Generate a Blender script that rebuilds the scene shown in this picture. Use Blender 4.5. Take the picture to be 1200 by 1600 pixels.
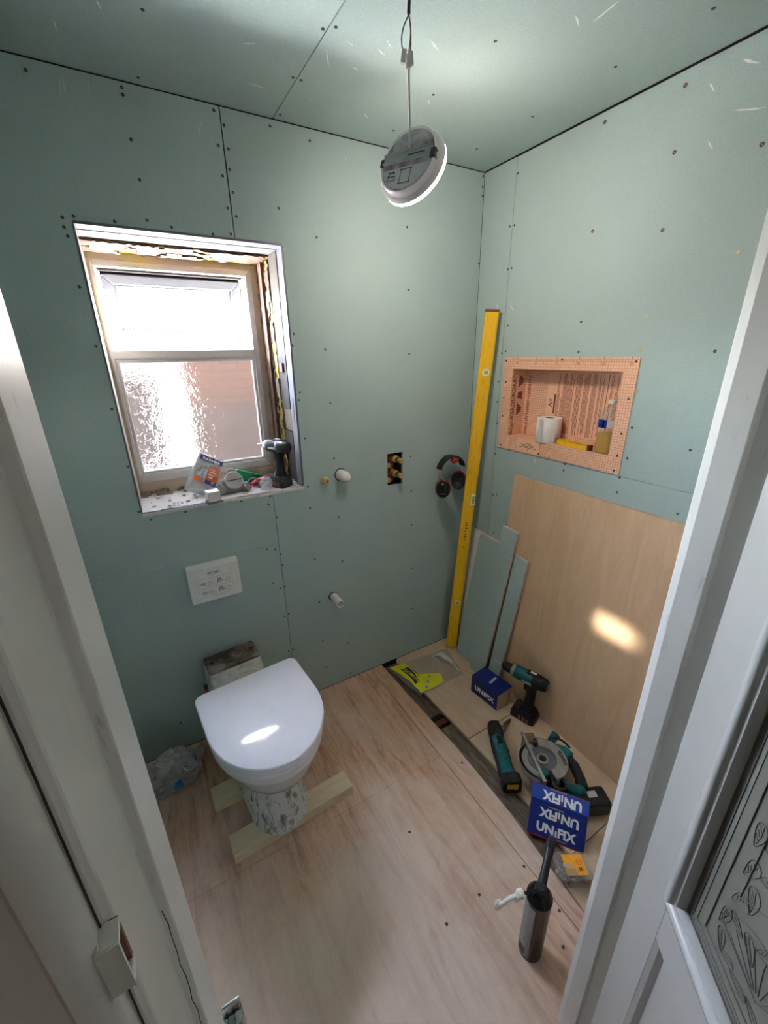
import bpy, bmesh, math, random
from mathutils import Vector, Matrix, noise
random.seed(7)
PI = math.pi
scene = bpy.context.scene
for o in list(bpy.data.objects):
    bpy.data.objects.remove(o)
COL = scene.collection

# ------------------------------------------------------------------ camera
CAM_POS = Vector((-1.468, -1.6403, 1.6262))
YAW, PITCH, ROLL, FPX = 0.5229, -0.3624, -0.0174, 649.86
_f = Vector((math.cos(PITCH) * math.sin(YAW), math.cos(PITCH) * math.cos(YAW), math.sin(PITCH)))
_r = Vector((math.cos(YAW), -math.sin(YAW), 0))
_u = _r.cross(_f)
_c, _s = math.cos(ROLL), math.sin(ROLL)
_R = _c * _r + _s * _u
_U = -_s * _r + _c * _u
cam_data = bpy.data.cameras.new('camera')
cam = bpy.data.objects.new('camera', cam_data)
COL.objects.link(cam)
cam.matrix_world = Matrix(((_R.x, _U.x, -_f.x, CAM_POS.x), (_R.y, _U.y, -_f.y, CAM_POS.y),
                           (_R.z, _U.z, -_f.z, CAM_POS.z), (0, 0, 0, 1)))
cam_data.sensor_fit = 'HORIZONTAL'
cam_data.sensor_width = 36.0
cam_data.lens = FPX * 36.0 / 1200.0
cam_data.clip_start = 0.01
cam_data.clip_end = 200
scene.camera = cam

# ------------------------------------------------------------------ world, lights, exposure
scene.view_settings.view_transform = 'Standard'
scene.view_settings.look = 'None'
scene.view_settings.exposure = 2.85
scene.view_settings.gamma = 1.0
scene.view_settings.use_curve_mapping = False
scene.cycles.use_denoising = True
scene.cycles.max_bounces = 12
scene.cycles.diffuse_bounces = 6
scene.cycles.transmission_bounces = 8
scene.cycles.transparent_max_bounces = 12
scene.cycles.sample_clamp_indirect = 8.0
world = bpy.data.worlds.new('world')
scene.world = world
world.use_nodes = True
_wn = world.node_tree
_wn.nodes.clear()
_wo = _wn.nodes.new('ShaderNodeOutputWorld')
_bg = _wn.nodes.new('ShaderNodeBackground')
_sky = _wn.nodes.new('ShaderNodeTexSky')
_sky.sky_type = 'NISHITA'
_sky.sun_disc = False
_sky.sun_elevation = math.radians(32)
_sky.sun_rotation = math.radians(200)
_sky.air_density = 1.2
_sky.dust_density = 3.5
_sky.ozone_density = 1.0
_hs = _wn.nodes.new('ShaderNodeHueSaturation')
_hs.inputs['Saturation'].default_value = 0.45
_wn.links.new(_sky.outputs[0], _hs.inputs['Color'])
_wn.links.new(_hs.outputs[0], _bg.inputs[0])
_bg.inputs[1].default_value = 15.0
_wn.links.new(_bg.outputs[0], _wo.inputs[0])


def light(name, kind, loc, energy, color=(1, 1, 1), target=None, **kw):
    d = bpy.data.lights.new(name, kind)
    d.energy = energy
    d.color = color
    for k, v in kw.items():
        setattr(d, k, v)
    o = bpy.data.objects.new(name, d)
    o.location = loc
    if target is not None:
        o.rotation_euler = (Vector(target) - Vector(loc)).to_track_quat('-Z', 'Y').to_euler()
    COL.objects.link(o)
    return o


LAMP_POWER = 8.8      # radiance of the hanging LED lamp
# sky light enters by the window: a portal that only guides the sampling of the sky
_p = light('window_sky_portal', 'AREA', (-1.24, 0.62, 1.55), 1.0, target=(-1.24, -1.0, 1.55), shape='RECTANGLE', size=0.9, size_y=1.2)
_p.data.cycles.is_portal = True
# added unseen light whose beam through the doorway makes the bright plywood patch
light('plywood_patch_light', 'AREA', (-2.35, -1.88, 0.64), 0.034, (1.0, 0.95, 0.86), target=(-0.04, -0.84, 0.625),
      shape='RECTANGLE', size=0.28, size_y=0.04, spread=math.radians(3.0))
# the sun stands behind the house and lights the yard
light('sun', 'SUN', (0, 3, 6), 110.0, (1.0, 0.95, 0.88), target=(8.0, 5.0, 0.3), angle=math.radians(0.6))
# added dim fill light high in the hall, behind the camera
light('hall_fill_light', 'AREA', (-0.75, -2.35, 2.25), 2.0, (1.0, 0.95, 0.9), target=(-0.75, -2.35, 0), shape='DISK', size=0.35)


# ------------------------------------------------------------------ helpers
def link(o, parent=None):
    COL.objects.link(o)
    if parent is not None:
        o.parent = parent
    return o


def tag(o, label=None, cat=None, group=None, kind=None):
    if label:
        o['label'] = label
    if cat:
        o['category'] = cat
    if group:
        o['group'] = group
    if kind:
        o['kind'] = kind
    return o


def thing(name, label, cat, loc=(0, 0, 0), rot=(0, 0, 0), group=None, kind=None):
    o = bpy.data.objects.new(name, None)
    o.empty_display_size = 0.05
    o.location = loc
    o.rotation_euler = rot
    link(o)
    return tag(o, label, cat, group, kind)


def obj(name, bm, m, parent=None, smooth=False, bevel=None, seg=2, loc=None, rot=None, recalc=True, autosmooth=None):
    if bevel:
        bmesh.ops.remove_doubles(bm, verts=bm.verts, dist=1e-6)
        es = [e for e in bm.edges if len(e.link_faces) == 2 and e.calc_face_angle(0) > 0.5]
        if es:
            bmesh.ops.bevel(bm, geom=es, offset=bevel, segments=seg, profile=0.5, affect='EDGES', clamp_overlap=True)
    if recalc:
        bmesh.ops.recalc_face_normals(bm, faces=bm.faces)
    me = bpy.data.meshes.new(name)
    bm.to_mesh(me)
    bm.free()
    if smooth:
        for p in me.polygons:
            p.use_smooth = True
        ang = math.radians(autosmooth or 40)
        bm2 = bmesh.new()
        bm2.from_mesh(me)
        for e in bm2.edges:
            if len(e.link_faces) == 2 and e.calc_face_angle(0) > ang:
                e.smooth = False
        bm2.to_mesh(me)
        bm2.free()
    if isinstance(m, (list, tuple)):
        for mm in m:
            me.materials.append(mm)
    elif m is not None:
        me.materials.append(m)
    o = bpy.data.objects.new(name, me)
    if loc is not None:
        o.location = loc
    if rot is not None:
        o.rotation_euler = rot
    return link(o, parent)


def dupe(o, parent=None, loc=None, rot=None, name=None):
    c = o.copy()
    if name:
        c.name = name
    if loc is not None:
        c.location = loc
    if rot is not None:
        c.rotation_euler = rot
    COL.objects.link(c)
    c.parent = parent
    return c


def B():
    return bmesh.new()


def box(bm, x0, x1, y0, y1, z0, z1, mat=None):
    vs = [bm.verts.new(p) for p in ((x0, y0, z0), (x1, y0, z0), (x1, y1, z0), (x0, y1, z0),
                                    (x0, y0, z1), (x1, y0, z1), (x1, y1, z1), (x0, y1, z1))]
    if mat is not None:
        for v in vs:
            v.co = mat @ v.co
    fs = []
    for f in ((3, 2, 1, 0), (4, 5, 6, 7), (0, 1, 5, 4), (1, 2, 6, 5), (2, 3, 7, 6), (3, 0, 4, 7)):
        fs.append(bm.faces.new([vs[i] for i in f]))
    return fs


def bxo(name, x0, x1, y0, y1, z0, z1, m, parent=None, bevel=None, seg=2, **kw):
    bm = B()
    box(bm, x0, x1, y0, y1, z0, z1)
    return obj(name, bm, m, parent, bevel=bevel, seg=seg, **kw)


def loft(bm, rings, cap=True, closed=True):
    vr = [[bm.verts.new(p) for p in r] for r in rings]
    n = len(rings[0])
    for a, b in zip(vr[:-1], vr[1:]):
        for i in range(n if closed else n - 1):
            j = (i + 1) % n
            bm.faces.new((a[i], a[j], b[j], b[i]))
    if cap:
        bm.faces.new(list(reversed(vr[0])))
        bm.faces.new(vr[-1])
    return vr


def lathe(bm, prof, n=24, mat=None, cap=True):
    """prof: (radius, z)"""
    rings = [[Vector((r * math.cos(2 * PI * i / n), r * math.sin(2 * PI * i / n), z)) for i in range(n)] for r, z in prof]
    if mat is not None:
        rings = [[mat @ p for p in r] for r in rings]
    return loft(bm, rings, cap)


def frame_at(d, up=Vector((0, 0, 1))):
    d = d.normalized()
    if abs(d.dot(up)) > 0.95:
        up = Vector((1, 0, 0))
    a = d.cross(up).normalized()
    b = a.cross(d).normalized()
    return a, b


def tube(bm, pts, r, n=8, cap=True, flat=1.0):
    pts = [Vector(p) for p in pts]
    rings = []
    rr = r if isinstance(r, (list, tuple)) else [r] * len(pts)
    up = Vector((0, 0, 1))
    for i, p in enumerate(pts):
        d = (pts[min(i + 1, len(pts) - 1)] - pts[max(i - 1, 0)])
        a, b = frame_at(d, up)
        up = b
        rings.append([p + rr[i] * (math.cos(2 * PI * k / n) * a + flat * math.sin(2 * PI * k / n) * b) for k in range(n)])
    loft(bm, rings, cap)


def bez(p0, p1, p2, p3, n=10):
    out = []
    for i in range(n + 1):
        t = i / n
        out.append(Vector(p0) * (1 - t) ** 3 + Vector(p1) * 3 * t * (1 - t) ** 2 + Vector(p2) * 3 * t * t * (1 - t) + Vector(p3) * t ** 3)
    return out


def prism(bm, poly, axis, a0, a1, mat=None):
    """poly: 2D points in the two other axes (xy order), extruded along axis a0..a1"""
    def P(p, a):
        if axis == 'x':
            v = Vector((a, p[0], p[1]))
        elif axis == 'y':
            v = Vector((p[0], a, p[1]))
        else:
            v = Vector((p[0], p[1], a))
        return mat @ v if mat is not None else v
    return loft(bm, [[P(p, a0) for p in poly], [P(p, a1) for p in poly]])


def rrect(w, h, r, n=5, cx=0, cy=0):
    pts = []
    for (sx, sy, a0) in ((1, 1, 0), (-1, 1, PI / 2), (-1, -1, PI), (1, -1, 1.5 * PI)):
        for k in range(n + 1):
            a = a0 + k / n * PI / 2
            pts.append((cx + sx * (w / 2 - r) + r * math.cos(a), cy + sy * (h / 2 - r) + r * math.sin(a)))
    return pts


def grid_panel(bm, u0, u1, v0, v1, holes, place, thick):
    """flat panel u,v with rectangular holes/cut-outs; place(u, v, d) -> xyz, d depth behind the face"""
    us = sorted({u0, u1} | {min(max(h[0], u0), u1) for h in holes} | {min(max(h[1], u0), u1) for h in holes})
    vs = sorted({v0, v1} | {min(max(h[2], v0), v1) for h in holes} | {min(max(h[3], v0), v1) for h in holes})
    cells = set()
    for i in range(len(us) - 1):
        for j in range(len(vs) - 1):
            cu, cv = (us[i] + us[i + 1]) / 2, (vs[j] + vs[j + 1]) / 2
            if not any(h[0] < cu < h[1] and h[2] < cv < h[3] for h in holes):
                cells.add((i, j))
    vert = {}

    def V(i, j, d):
        k = (i, j, d)
        if k not in vert:
            vert[k] = bm.verts.new(place(us[i], vs[j], thick if d else 0))
        return vert[k]
    for (i, j) in cells:
        bm.faces.new((V(i, j, 0), V(i + 1, j, 0), V(i + 1, j + 1, 0), V(i, j + 1, 0)))
        bm.faces.new((V(i, j, 1), V(i, j + 1, 1), V(i + 1, j + 1, 1), V(i + 1, j, 1)))
        for (di, dj, a, b) in ((0, -1, (i, j), (i + 1, j)), (1, 0, (i + 1, j), (i + 1, j + 1)),
                               (0, 1, (i + 1, j + 1), (i, j + 1)), (-1, 0, (i, j + 1), (i, j))):
            if (i + di, j + dj) not in cells:
                bm.faces.new((V(*a, 0), V(*a, 1), V(*b, 1), V(*b, 0)))


def text_bm(s, size, mat, extrude=0.0002, offset=0.0, align='CENTER', spacing=1.0, font_shear=0.0, bm=None):
    cu = bpy.data.curves.new('tmp_text', 'FONT')
    cu.body = s
    cu.size = size
    cu.extrude = extrude
    cu.offset = offset
    cu.align_x = align
    cu.align_y = 'CENTER'
    cu.space_character = spacing
    cu.shear = font_shear
    cu.resolution_u = 2
    ob = bpy.data.objects.new('tmp_text', cu)
    COL.objects.link(ob)
    dg = bpy.context.evaluated_depsgraph_get()
    me = bpy.data.meshes.new_from_object(ob.evaluated_get(dg))
    if bm is None:
        bm = bmesh.new()
    me.transform(mat)
    bm.from_mesh(me)
    bpy.data.objects.remove(ob)
    bpy.data.curves.remove(cu)
    bpy.data.meshes.remove(me)
    return bm


def basis(origin, xdir, ydir):
    x = Vector(xdir).normalized()
    y = Vector(ydir)
    y = (y - x * y.dot(x)).normalized()
    z = x.cross(y)
    o = Vector(origin)
    return Matrix(((x.x, y.x, z.x, o.x), (x.y, y.y, z.y, o.y), (x.z, y.z, z.z, o.z), (0, 0, 0, 1)))


# ------------------------------------------------------------------ materials
def srgb(r, g, b):
    def f(c):
        c /= 255.0
        return c / 12.92 if c <= 0.04045 else ((c + 0.055) / 1.055) ** 2.4
    return (f(r), f(g), f(b), 1)


class NT:
    def __init__(self, name):
        self.m = bpy.data.materials.new(name)
        self.m.use_nodes = True
        self.t = self.m.node_tree
        self.t.nodes.clear()
        self.out = self.n('ShaderNodeOutputMaterial')

    def n(self, typ, **kw):
        nd = self.t.nodes.new(typ)
        for k, v in kw.items():
            setattr(nd, k, v)
        return nd

    def l(self, a, b):
        self.t.links.new(a, b)

    def coord(self, scale=(1, 1, 1), rot=(0, 0, 0), kind='Object'):
        tc = self.n('ShaderNodeTexCoord')
        mp = self.n('ShaderNodeMapping')
        mp.inputs['Scale'].default_value = scale
        mp.inputs['Rotation'].default_value = rot
        self.l(tc.outputs[kind], mp.inputs['Vector'])
        return mp.outputs[0]

    def noise(self, vec, scale, detail=4, rough=0.55, dist=0.0):
        nd = self.n('ShaderNodeTexNoise')
        nd.inputs['Scale'].default_value = scale
        nd.inputs['Detail'].default_value = detail
        nd.inputs['Roughness'].default_value = rough
        nd.inputs['Distortion'].default_value = dist
        self.l(vec, nd.inputs['Vector'])
        return nd.outputs['Fac']

    def ramp(self, fac, stops, interp='LINEAR'):
        r = self.n('ShaderNodeValToRGB')
        r.color_ramp.interpolation = interp
        el = r.color_ramp.elements
        while len(el) < len(stops):
            el.new(0.5)
        for e, (p, c) in zip(el, stops):
            e.position = p
            e.color = c if len(c) == 4 else (*c, 1)
        self.l(fac, r.inputs['Fac'])
        return r.outputs[0]

    def mix(self, fac, a, b, blend='MIX'):
        mx = self.n('ShaderNodeMix', data_type='RGBA', blend_type=blend)
        for sock, v in ((mx.inputs[0], fac), (mx.inputs[6], a), (mx.inputs[7], b)):
            if hasattr(v, 'links'):
                self.l(v, sock)
            else:
                sock.default_value = v
        return mx.outputs[2]

    def bsdf(self, color, rough=0.5, metal=0.0, bump=None, bump_s=0.2, bump_d=0.002, spec=0.5, trans=0.0, ior=1.45, alpha=1.0, coat=0.0, emit=None, emit_s=0.0, sss=0.0):
        p = self.n('ShaderNodeBsdfPrincipled')

        def put(nm, v):
            if hasattr(v, 'links'):
                self.l(v, p.inputs[nm])
            else:
                p.inputs[nm].default_value = v
        put('Base Color', color)
        put('Roughness', rough)
        put('Metallic', metal)
        put('Specular IOR Level', spec)
        put('Transmission Weight', trans)
        put('IOR', ior)
        put('Alpha', alpha)
        put('Coat Weight', coat)
        if sss:
            put('Subsurface Weight', sss)
        if emit is not None:
            put('Emission Color', emit)
            put('Emission Strength', emit_s)
        if bump is not None:
            b = self.n('ShaderNodeBump')
            b.inputs['Strength'].default_value = bump_s
            b.inputs['Distance'].default_value = bump_d
            self.l(bump, b.inputs['Height'])
            self.l(b.outputs[0], p.inputs['Normal'])
        self.l(p.outputs[0], self.out.inputs[0])
        self.p = p
        return self


def plain(name, col, rough=0.5, metal=0.0, var=0.06, scale=40, spec=0.5, bump=0.0, **kw):
    """plain colour with a little procedural unevenness"""
    t = NT(name)
    v = t.coord()
    f = t.noise(v, scale, 3)
    dark = tuple(c * (1 - var * 2) for c in col[:3]) + (1,)
    light_ = tuple(min(1, c * (1 + var)) for c in col[:3]) + (1,)
    c = t.ramp(f, [(0.3, dark), (0.7, light_)])
    t.bsdf(c, rough, metal, spec=spec, bump=f if bump else None, bump_s=bump, **kw)
    return t.m


def speckled(name, col, dust, amount=0.5, scale=30, rough=0.6, metal=0.0, spec=0.4, stretch=(1, 1, 1)):
    """a colour with patches of dust or dirt of another colour"""
    t = NT(name)
    v = t.coord(stretch)
    f = t.noise(v, scale, 6, 0.65, 0.6)
    c = t.ramp(f, [(amount - 0.04, col), (amount + 0.14, dust)])
    t.bsdf(c, rough, metal, spec=spec, bump=f, bump_s=0.15)
    return t.m


M = {}
# moisture resistant plasterboard
t = NT('green_plasterboard')
v = t.coord()
big = t.noise(v, 2.2, 3)
fine = t.noise(v, 180, 3)
base = t.ramp(big, [(0.3, srgb(159, 177, 174)), (0.7, srgb(168, 186, 182))])
base = t.mix(0.25, base, t.ramp(fine, [(0.35, srgb(148, 166, 162)), (0.65, srgb(178, 196, 192))]))
smear = t.noise(t.coord((3, 1, 1.2)), 5.0, 5, 0.7, 0.4)
base = t.mix(t.ramp(smear, [(0.66, (0, 0, 0, 1)), (0.86, (0.35, 0.35, 0.35, 1))]), base, srgb(198, 210, 204))
t.bsdf(base, 0.75, spec=0.25, bump=fine, bump_s=0.05)
M['green'] = t.m
M['green_clean'] = plain('green_offcut', srgb(164, 184, 180), 0.8, var=0.03)
M['gypsum'] = plain('gypsum_core', srgb(214, 200, 192), 0.9, var=0.08)
M['board_back'] = plain('ivory_back_paper', srgb(222, 218, 210), 0.85, var=0.04)
M['dark_gap'] = plain('dark_cavity', srgb(30, 26, 24), 0.95)
M['screw'] = plain('black_screw', srgb(34, 34, 36), 0.45, metal=0.3)
M['screw_rust'] = plain('rusty_screw', srgb(98, 62, 46), 0.6, metal=0.2)
M['screw_brass'] = plain('brass_screw', srgb(190, 176, 124), 0.4, metal=0.4)
M['filler'] = plain('white_filler', srgb(222, 224, 218), 0.9, var=0.05)


def wood(name, c0, c1, c2, stretch, scale=6, dust_y=None, rough=0.6, bump=0.12, dust=None, dust_amt=0.6, rot=(0, 0, 0), dust_scale=3.0, spec=0.35):
    t = NT(name)
    v = t.coord(stretch, rot)
    a = t.noise(v, scale, 6, 0.6, 1.2)
    b = t.noise(t.coord(tuple(s * 2.4 for s in stretch), rot), scale * 4, 4, 0.6)
    c = t.ramp(a, [(0.32, c0), (0.5, c1), (0.68, c2)])
    c = t.mix(0.35, c, t.ramp(b, [(0.3, c0), (0.7, c2)]))
    if dust is not None:
        d = t.noise(t.coord(), dust_scale, 6, 0.6, 0.5)
        if dust_y:
            tcy = t.n('ShaderNodeTexCoord')
            sy = t.n('ShaderNodeSeparateXYZ')
            t.l(tcy.outputs['Object'], sy.inputs[0])
            mr = t.n('ShaderNodeMapRange')
            for k_, v_ in zip((1, 2, 3, 4), dust_y):
                mr.inputs[k_].default_value = v_
            t.l(sy.outputs[1], mr.inputs[0])
            ad = t.n('ShaderNodeMath', operation='ADD')
            t.l(d, ad.inputs[0])
            t.l(mr.outputs[0], ad.inputs[1])
            d = ad.outputs[0]
        c = t.mix(t.ramp(d, [(dust_amt - 0.12, (0, 0, 0, 1)), (dust_amt + 0.15, (0.6, 0.6, 0.6, 1))]), c, dust)
    t.bsdf(c, rough, bump=b, bump_s=bump, spec=spec)
    return t.m


M['ply_floor'] = wood('floor_plywood', srgb(158, 108, 80), srgb(206, 166, 138), srgb(224, 192, 166), (9, 1.1, 1), 2.6, rough=0.62, dust_y=(-0.25, -0.95, -0.10, 0.05),
                      dust=srgb(230, 217, 204), dust_amt=0.48, dust_scale=2.6, bump=0.06)
M['ply_pale'] = wood('pale_floor_board', srgb(190, 160, 132), srgb(210, 184, 156), srgb(222, 198, 172), (5, 1.2, 1), 3, rough=0.7,
                     dust=srgb(186, 164, 142), dust_amt=0.5, bump=0.06)
M['ply_sheet'] = wood('leaning_plywood', srgb(194, 160, 126), srgb(204, 171, 136), srgb(211, 180, 146), (1, 4, 0.6), 4.5, rough=0.5, bump=0.06)
M['pine'] = wood('sawn_pine', srgb(212, 193, 158), srgb(226, 209, 178), srgb(234, 220, 194), (1.2, 9, 9), 4, rough=0.65, bump=0.08)
M['old_wood'] = wood('weathered_subfloor', srgb(66, 54, 44), srgb(104, 90, 76), srgb(140, 126, 110), (9, 1.2, 2), 6, rough=0.85, bump=0.4)
M['grey_timber'] = wood('grey_rough_timber', srgb(36, 35, 33), srgb(52, 50, 48), srgb(66, 64, 61), (12, 12, 1.5), 5, rough=0.85, bump=0.4)
# paint on the door and its frame
t = NT('old_white_paint')
v = t.coord()
a = t.noise(v, 3, 4)
b = t.noise(t.coord((6, 6, 1)), 9, 6, 0.7, 0.5)
c = t.ramp(a, [(0.3, srgb(214, 212, 208)), (0.7, srgb(226, 225, 222))])
c = t.mix(t.ramp(b, [(0.62, (0, 0, 0, 1)), (0.78, (0.8, 0.8, 0.8, 1))]), c, srgb(160, 154, 146))
t.bsdf(c, 0.42, spec=0.4, bump=b, bump_s=0.12)
M['paint'] = t.m
M['paint_door'] = plain('door_gloss_paint', srgb(160, 159, 155), 0.35, var=0.02, scale=8)
M['paint_hall'] = plain('hall_paint', srgb(172, 166, 158), 0.7, var=0.04, scale=6)
M['upvc_sash'] = plain('dimmed_upvc', srgb(84, 84, 87), 0.35, var=0.02, scale=10)  # darker copy of the white frame plastic, offsets strong daylight on the sash
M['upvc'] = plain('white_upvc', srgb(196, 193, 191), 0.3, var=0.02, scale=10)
M['cream'] = speckled('cream_subframe', srgb(184, 172, 152), srgb(166, 150, 124), 0.52, 8, 0.6)
M['seal'] = plain('black_seal', srgb(40, 34, 32), 0.6)
M['white_trim'] = speckled('galvanised_bead', srgb(96, 98, 105), srgb(82, 84, 92), 0.55, 22, 0.4, metal=0.15)
M['foam'] = speckled('old_plaster', srgb(92, 70, 59), srgb(78, 55, 45), 0.5, 26, 0.9)
M['yellow_foam'] = plain('yellow_expanding_foam', srgb(142, 122, 34), 0.7, var=0.08, scale=60, bump=0.3)
M['grey_plaster'] = speckled('pale_plaster', srgb(134, 122, 114), srgb(104, 92, 86), 0.5, 30, 0.9)
M['sill'] = speckled('dusty_sill_board', srgb(206, 203, 200), srgb(172, 164, 158), 0.6, 14, 0.7)
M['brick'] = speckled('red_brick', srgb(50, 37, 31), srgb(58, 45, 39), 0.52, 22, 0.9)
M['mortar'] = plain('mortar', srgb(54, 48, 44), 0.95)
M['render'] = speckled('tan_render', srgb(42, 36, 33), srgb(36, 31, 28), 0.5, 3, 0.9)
M['ground'] = plain('yard_paving', srgb(196, 192, 188), 0.9, var=0.1, scale=3)

# obscure glass with raised squiggles


def obscure(name, tint, share):
    t = NT(name)
    v = t.coord()
    f1 = t.noise(v, 70, 2, 0.5, 1.4)
    p = t.n('ShaderNodeBsdfGlass')
    p.inputs['Roughness'].default_value = 0.12
    p.inputs['Color'].default_value = (tint * 1.03, tint, tint * 1.05, 1)
    p.inputs['IOR'].default_value = 1.2
    bmp = t.n('ShaderNodeBump')
    bmp.inputs['Strength'].default_value = 0.9
    bmp.inputs['Distance'].default_value = 0.004
    t.l(f1, bmp.inputs['Height'])
    t.l(bmp.outputs[0], p.inputs['Normal'])
    tr = t.n('ShaderNodeBsdfTransparent')
    tr.inputs[0].default_value = (tint * 0.92, tint * 0.9, tint * 0.95, 1)
    ms = t.n('ShaderNodeMixShader')
    ms.inputs[0].default_value = share
    t.l(tr.outputs[0], ms.inputs[1])
    t.l(p.outputs[0], ms.inputs[2])
    t.l(ms.outputs[0], t.out.inputs[0])
    return t.m


M['obscure'] = obscure('obscure_glass', 0.03, 0.86)
M['obscure_vent'] = obscure('obscure_vent_glass', 0.92, 0.5)

# toilet ceramic
t = NT('white_ceramic')
v = t.coord()
f = t.noise(v, 14, 5, 0.7, 0.4)
c = t.ramp(f, [(0.55, srgb(226, 228, 232)), (0.8, srgb(206, 206, 208))])
t.bsdf(c, 0.12, spec=0.5, coat=0.3)
M['ceramic'] = t.m
t = NT('plaster_smeared_ceramic')
f = t.noise(t.coord((1.6, 1.6, 0.55)), 16, 6, 0.7, 1.6)
c = t.ramp(f, [(0.34, srgb(100, 98, 94)), (0.43, srgb(172, 174, 170)), (0.50, srgb(222, 224, 222))])
t.bsdf(c, t.ramp(f, [(0.4, (0.8, 0.8, 0.8, 1)), (0.6, (0.2, 0.2, 0.2, 1))]), bump=f, bump_s=0.15)
M['ceramic_dirty'] = t.m
t = NT('grimy_spigot')
f = t.noise(t.coord(), 9, 5, 0.6, 0.8)
c = t.ramp(f, [(0.38, srgb(44, 38, 32)), (0.54, srgb(104, 90, 76)), (0.70, srgb(168, 158, 146))])
t.bsdf(c, 0.5, bump=f, bump_s=0.3)
M['grime'] = t.m
t = NT('glossy_lid')
f = t.noise(t.coord((1, 1, 1)), 18, 6, 0.75, 1.0)
c = t.ramp(f, [(0.58, srgb(228, 228, 236)), (0.78, srgb(206, 206, 212))])
t.bsdf(c, t.ramp(f, [(0.5, (0.1, 0.1, 0.1, 1)), (0.75, (0.4, 0.4, 0.4, 1))]), spec=0.55)
M['lid'] = t.m

M['white_plastic'] = plain('white_plastic', srgb(228, 226, 222), 0.35, var=0.03)
M['grey_print'] = plain('grey_print', srgb(120, 116, 112), 0.7)
M['light_print'] = plain('pale_grey_print', srgb(176, 172, 168), 0.7)
M['black_print'] = plain('black_print', srgb(28, 28, 30), 0.6)
M['white_print'] = plain('white_print', srgb(236, 238, 240), 0.6, var=0.02)
M['red_print'] = plain('red_print', srgb(206, 40, 48), 0.6)
M['brown_print'] = plain('brown_print', srgb(118, 74, 52), 0.75)
M['maroon_print'] = plain('maroon_print', srgb(146, 78, 66), 0.75)
M['yellow_level'] = speckled('yellow_aluminium', srgb(228, 180, 18), srgb(206, 156, 14), 0.56, 30, 0.38, spec=0.5, stretch=(3, 3, 0.6))
M['black_plastic'] = plain('black_plastic', srgb(26, 27, 30), 0.4, var=0.1)
M['black_rubber'] = speckled('dusty_black_rubber', srgb(24, 26, 28), srgb(62, 62, 60), 0.58, 40, 0.6)
M['teal'] = speckled('teal_tool_plastic', srgb(0, 112, 120), srgb(30, 118, 122), 0.55, 40, 0.42)
M['teal_dusty'] = speckled('dusty_teal_plastic', srgb(4, 92, 98), srgb(88, 116, 116), 0.56, 36, 0.55)
M['steel'] = plain('brushed_steel', srgb(188, 188, 190), 0.3, metal=0.9, var=0.06)
M['dull_metal'] = speckled('dusty_cast_metal', srgb(142, 142, 138), srgb(168, 160, 148), 0.52, 30, 0.5, metal=0.45)
M['dark_metal'] = plain('dark_metal', srgb(74, 72, 72), 0.4, metal=0.6)
M['chrome'] = plain('chrome', srgb(214, 214, 216), 0.12, metal=1.0, var=0.02)
M['brass'] = plain('brass', srgb(222, 190, 112), 0.3, metal=0.6, var=0.08)
M['blue_box'] = plain('blue_carton', srgb(16, 40, 122), 0.42, var=0.05)
M['blue_box_lit'] = plain('blue_carton_lit', srgb(34, 72, 164), 0.42, var=0.05)  # carton blue made lighter: light on the upturned flap put into the colour
M['carton'] = plain('brown_carton', srgb(176, 150, 116), 0.85)
M['red_plastic'] = plain('red_plastic', srgb(188, 30, 44), 0.4)
M['green_plastic'] = plain('green_plastic', srgb(20, 150, 96), 0.4)
M['grey_rubber'] = plain('grey_rubber', srgb(150, 148, 150), 0.6, var=0.06)
M['grey_dark'] = plain('dark_grey_rubber', srgb(96, 96, 100), 0.6, var=0.06)
M['orange_label'] = plain('orange_label', srgb(232, 106, 44), 0.55)
M['amber_label'] = speckled('amber_label', srgb(232, 160, 46), srgb(206, 130, 40), 0.56, 60, 0.55)
M['navy_label'] = plain('navy_label', srgb(52, 70, 140), 0.55)
M['blue_label'] = plain('blue_label', srgb(30, 66, 176), 0.5)
M['lime'] = plain('lime_yellow_print', srgb(222, 220, 40), 0.5, var=0.03)
M['tissue'] = plain('tissue_paper', srgb(236, 232, 230), 0.95, var=0.02, scale=80, bump=0.1)
M['card_core'] = plain('card_core', srgb(96, 74, 60), 0.9)
M['foam_white'] = plain('cured_foam', srgb(238, 236, 222), 0.9, var=0.04, scale=120, bump=0.4)
M['cable_black'] = plain('black_cable', srgb(24, 24, 28), 0.5)
M['cable_grey'] = plain('grey_cable', srgb(176, 176, 170), 0.5)
M['wire_brown'] = plain('brown_wire', srgb(110, 62, 48), 0.5)
M['wire_blue'] = plain('blue_wire', srgb(36, 42, 80), 0.5)


def clear(name, col, amount=0.35, rough=0.15, white=0.0, bump_scale=0, bump_s=0.4):
    """thin clear plastic: mostly see-through with a sheen"""
    t = NT(name)
    tr = t.n('ShaderNodeBsdfTransparent')
    tr.inputs[0].default_value = (*[min(1, 0.8 + c * 0.2) for c in col[:3]], 1)
    p = t.n('ShaderNodeBsdfPrincipled')
    p.inputs['Base Color'].default_value = col
    p.inputs['Roughness'].default_value = rough
    p.inputs['Specular IOR Level'].default_value = 0.8
    if bump_scale:
        f = t.noise(t.coord(), bump_scale, 4, 0.6, 0.6)
        b = t.n('ShaderNodeBump')
        b.inputs['Strength'].default_value = bump_s
        b.inputs['Distance'].default_value = 0.01
        t.l(f, b.inputs['Height'])
        t.l(b.outputs[0], p.inputs['Normal'])
    ms = t.n('ShaderNodeMixShader')
    ms.inputs[0].default_value = amount
    t.l(tr.outputs[0], ms.inputs[1])
    t.l(p.outputs[0], ms.inputs[2])
    t.l(ms.outputs[0], t.out.inputs[0])
    return t.m


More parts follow.
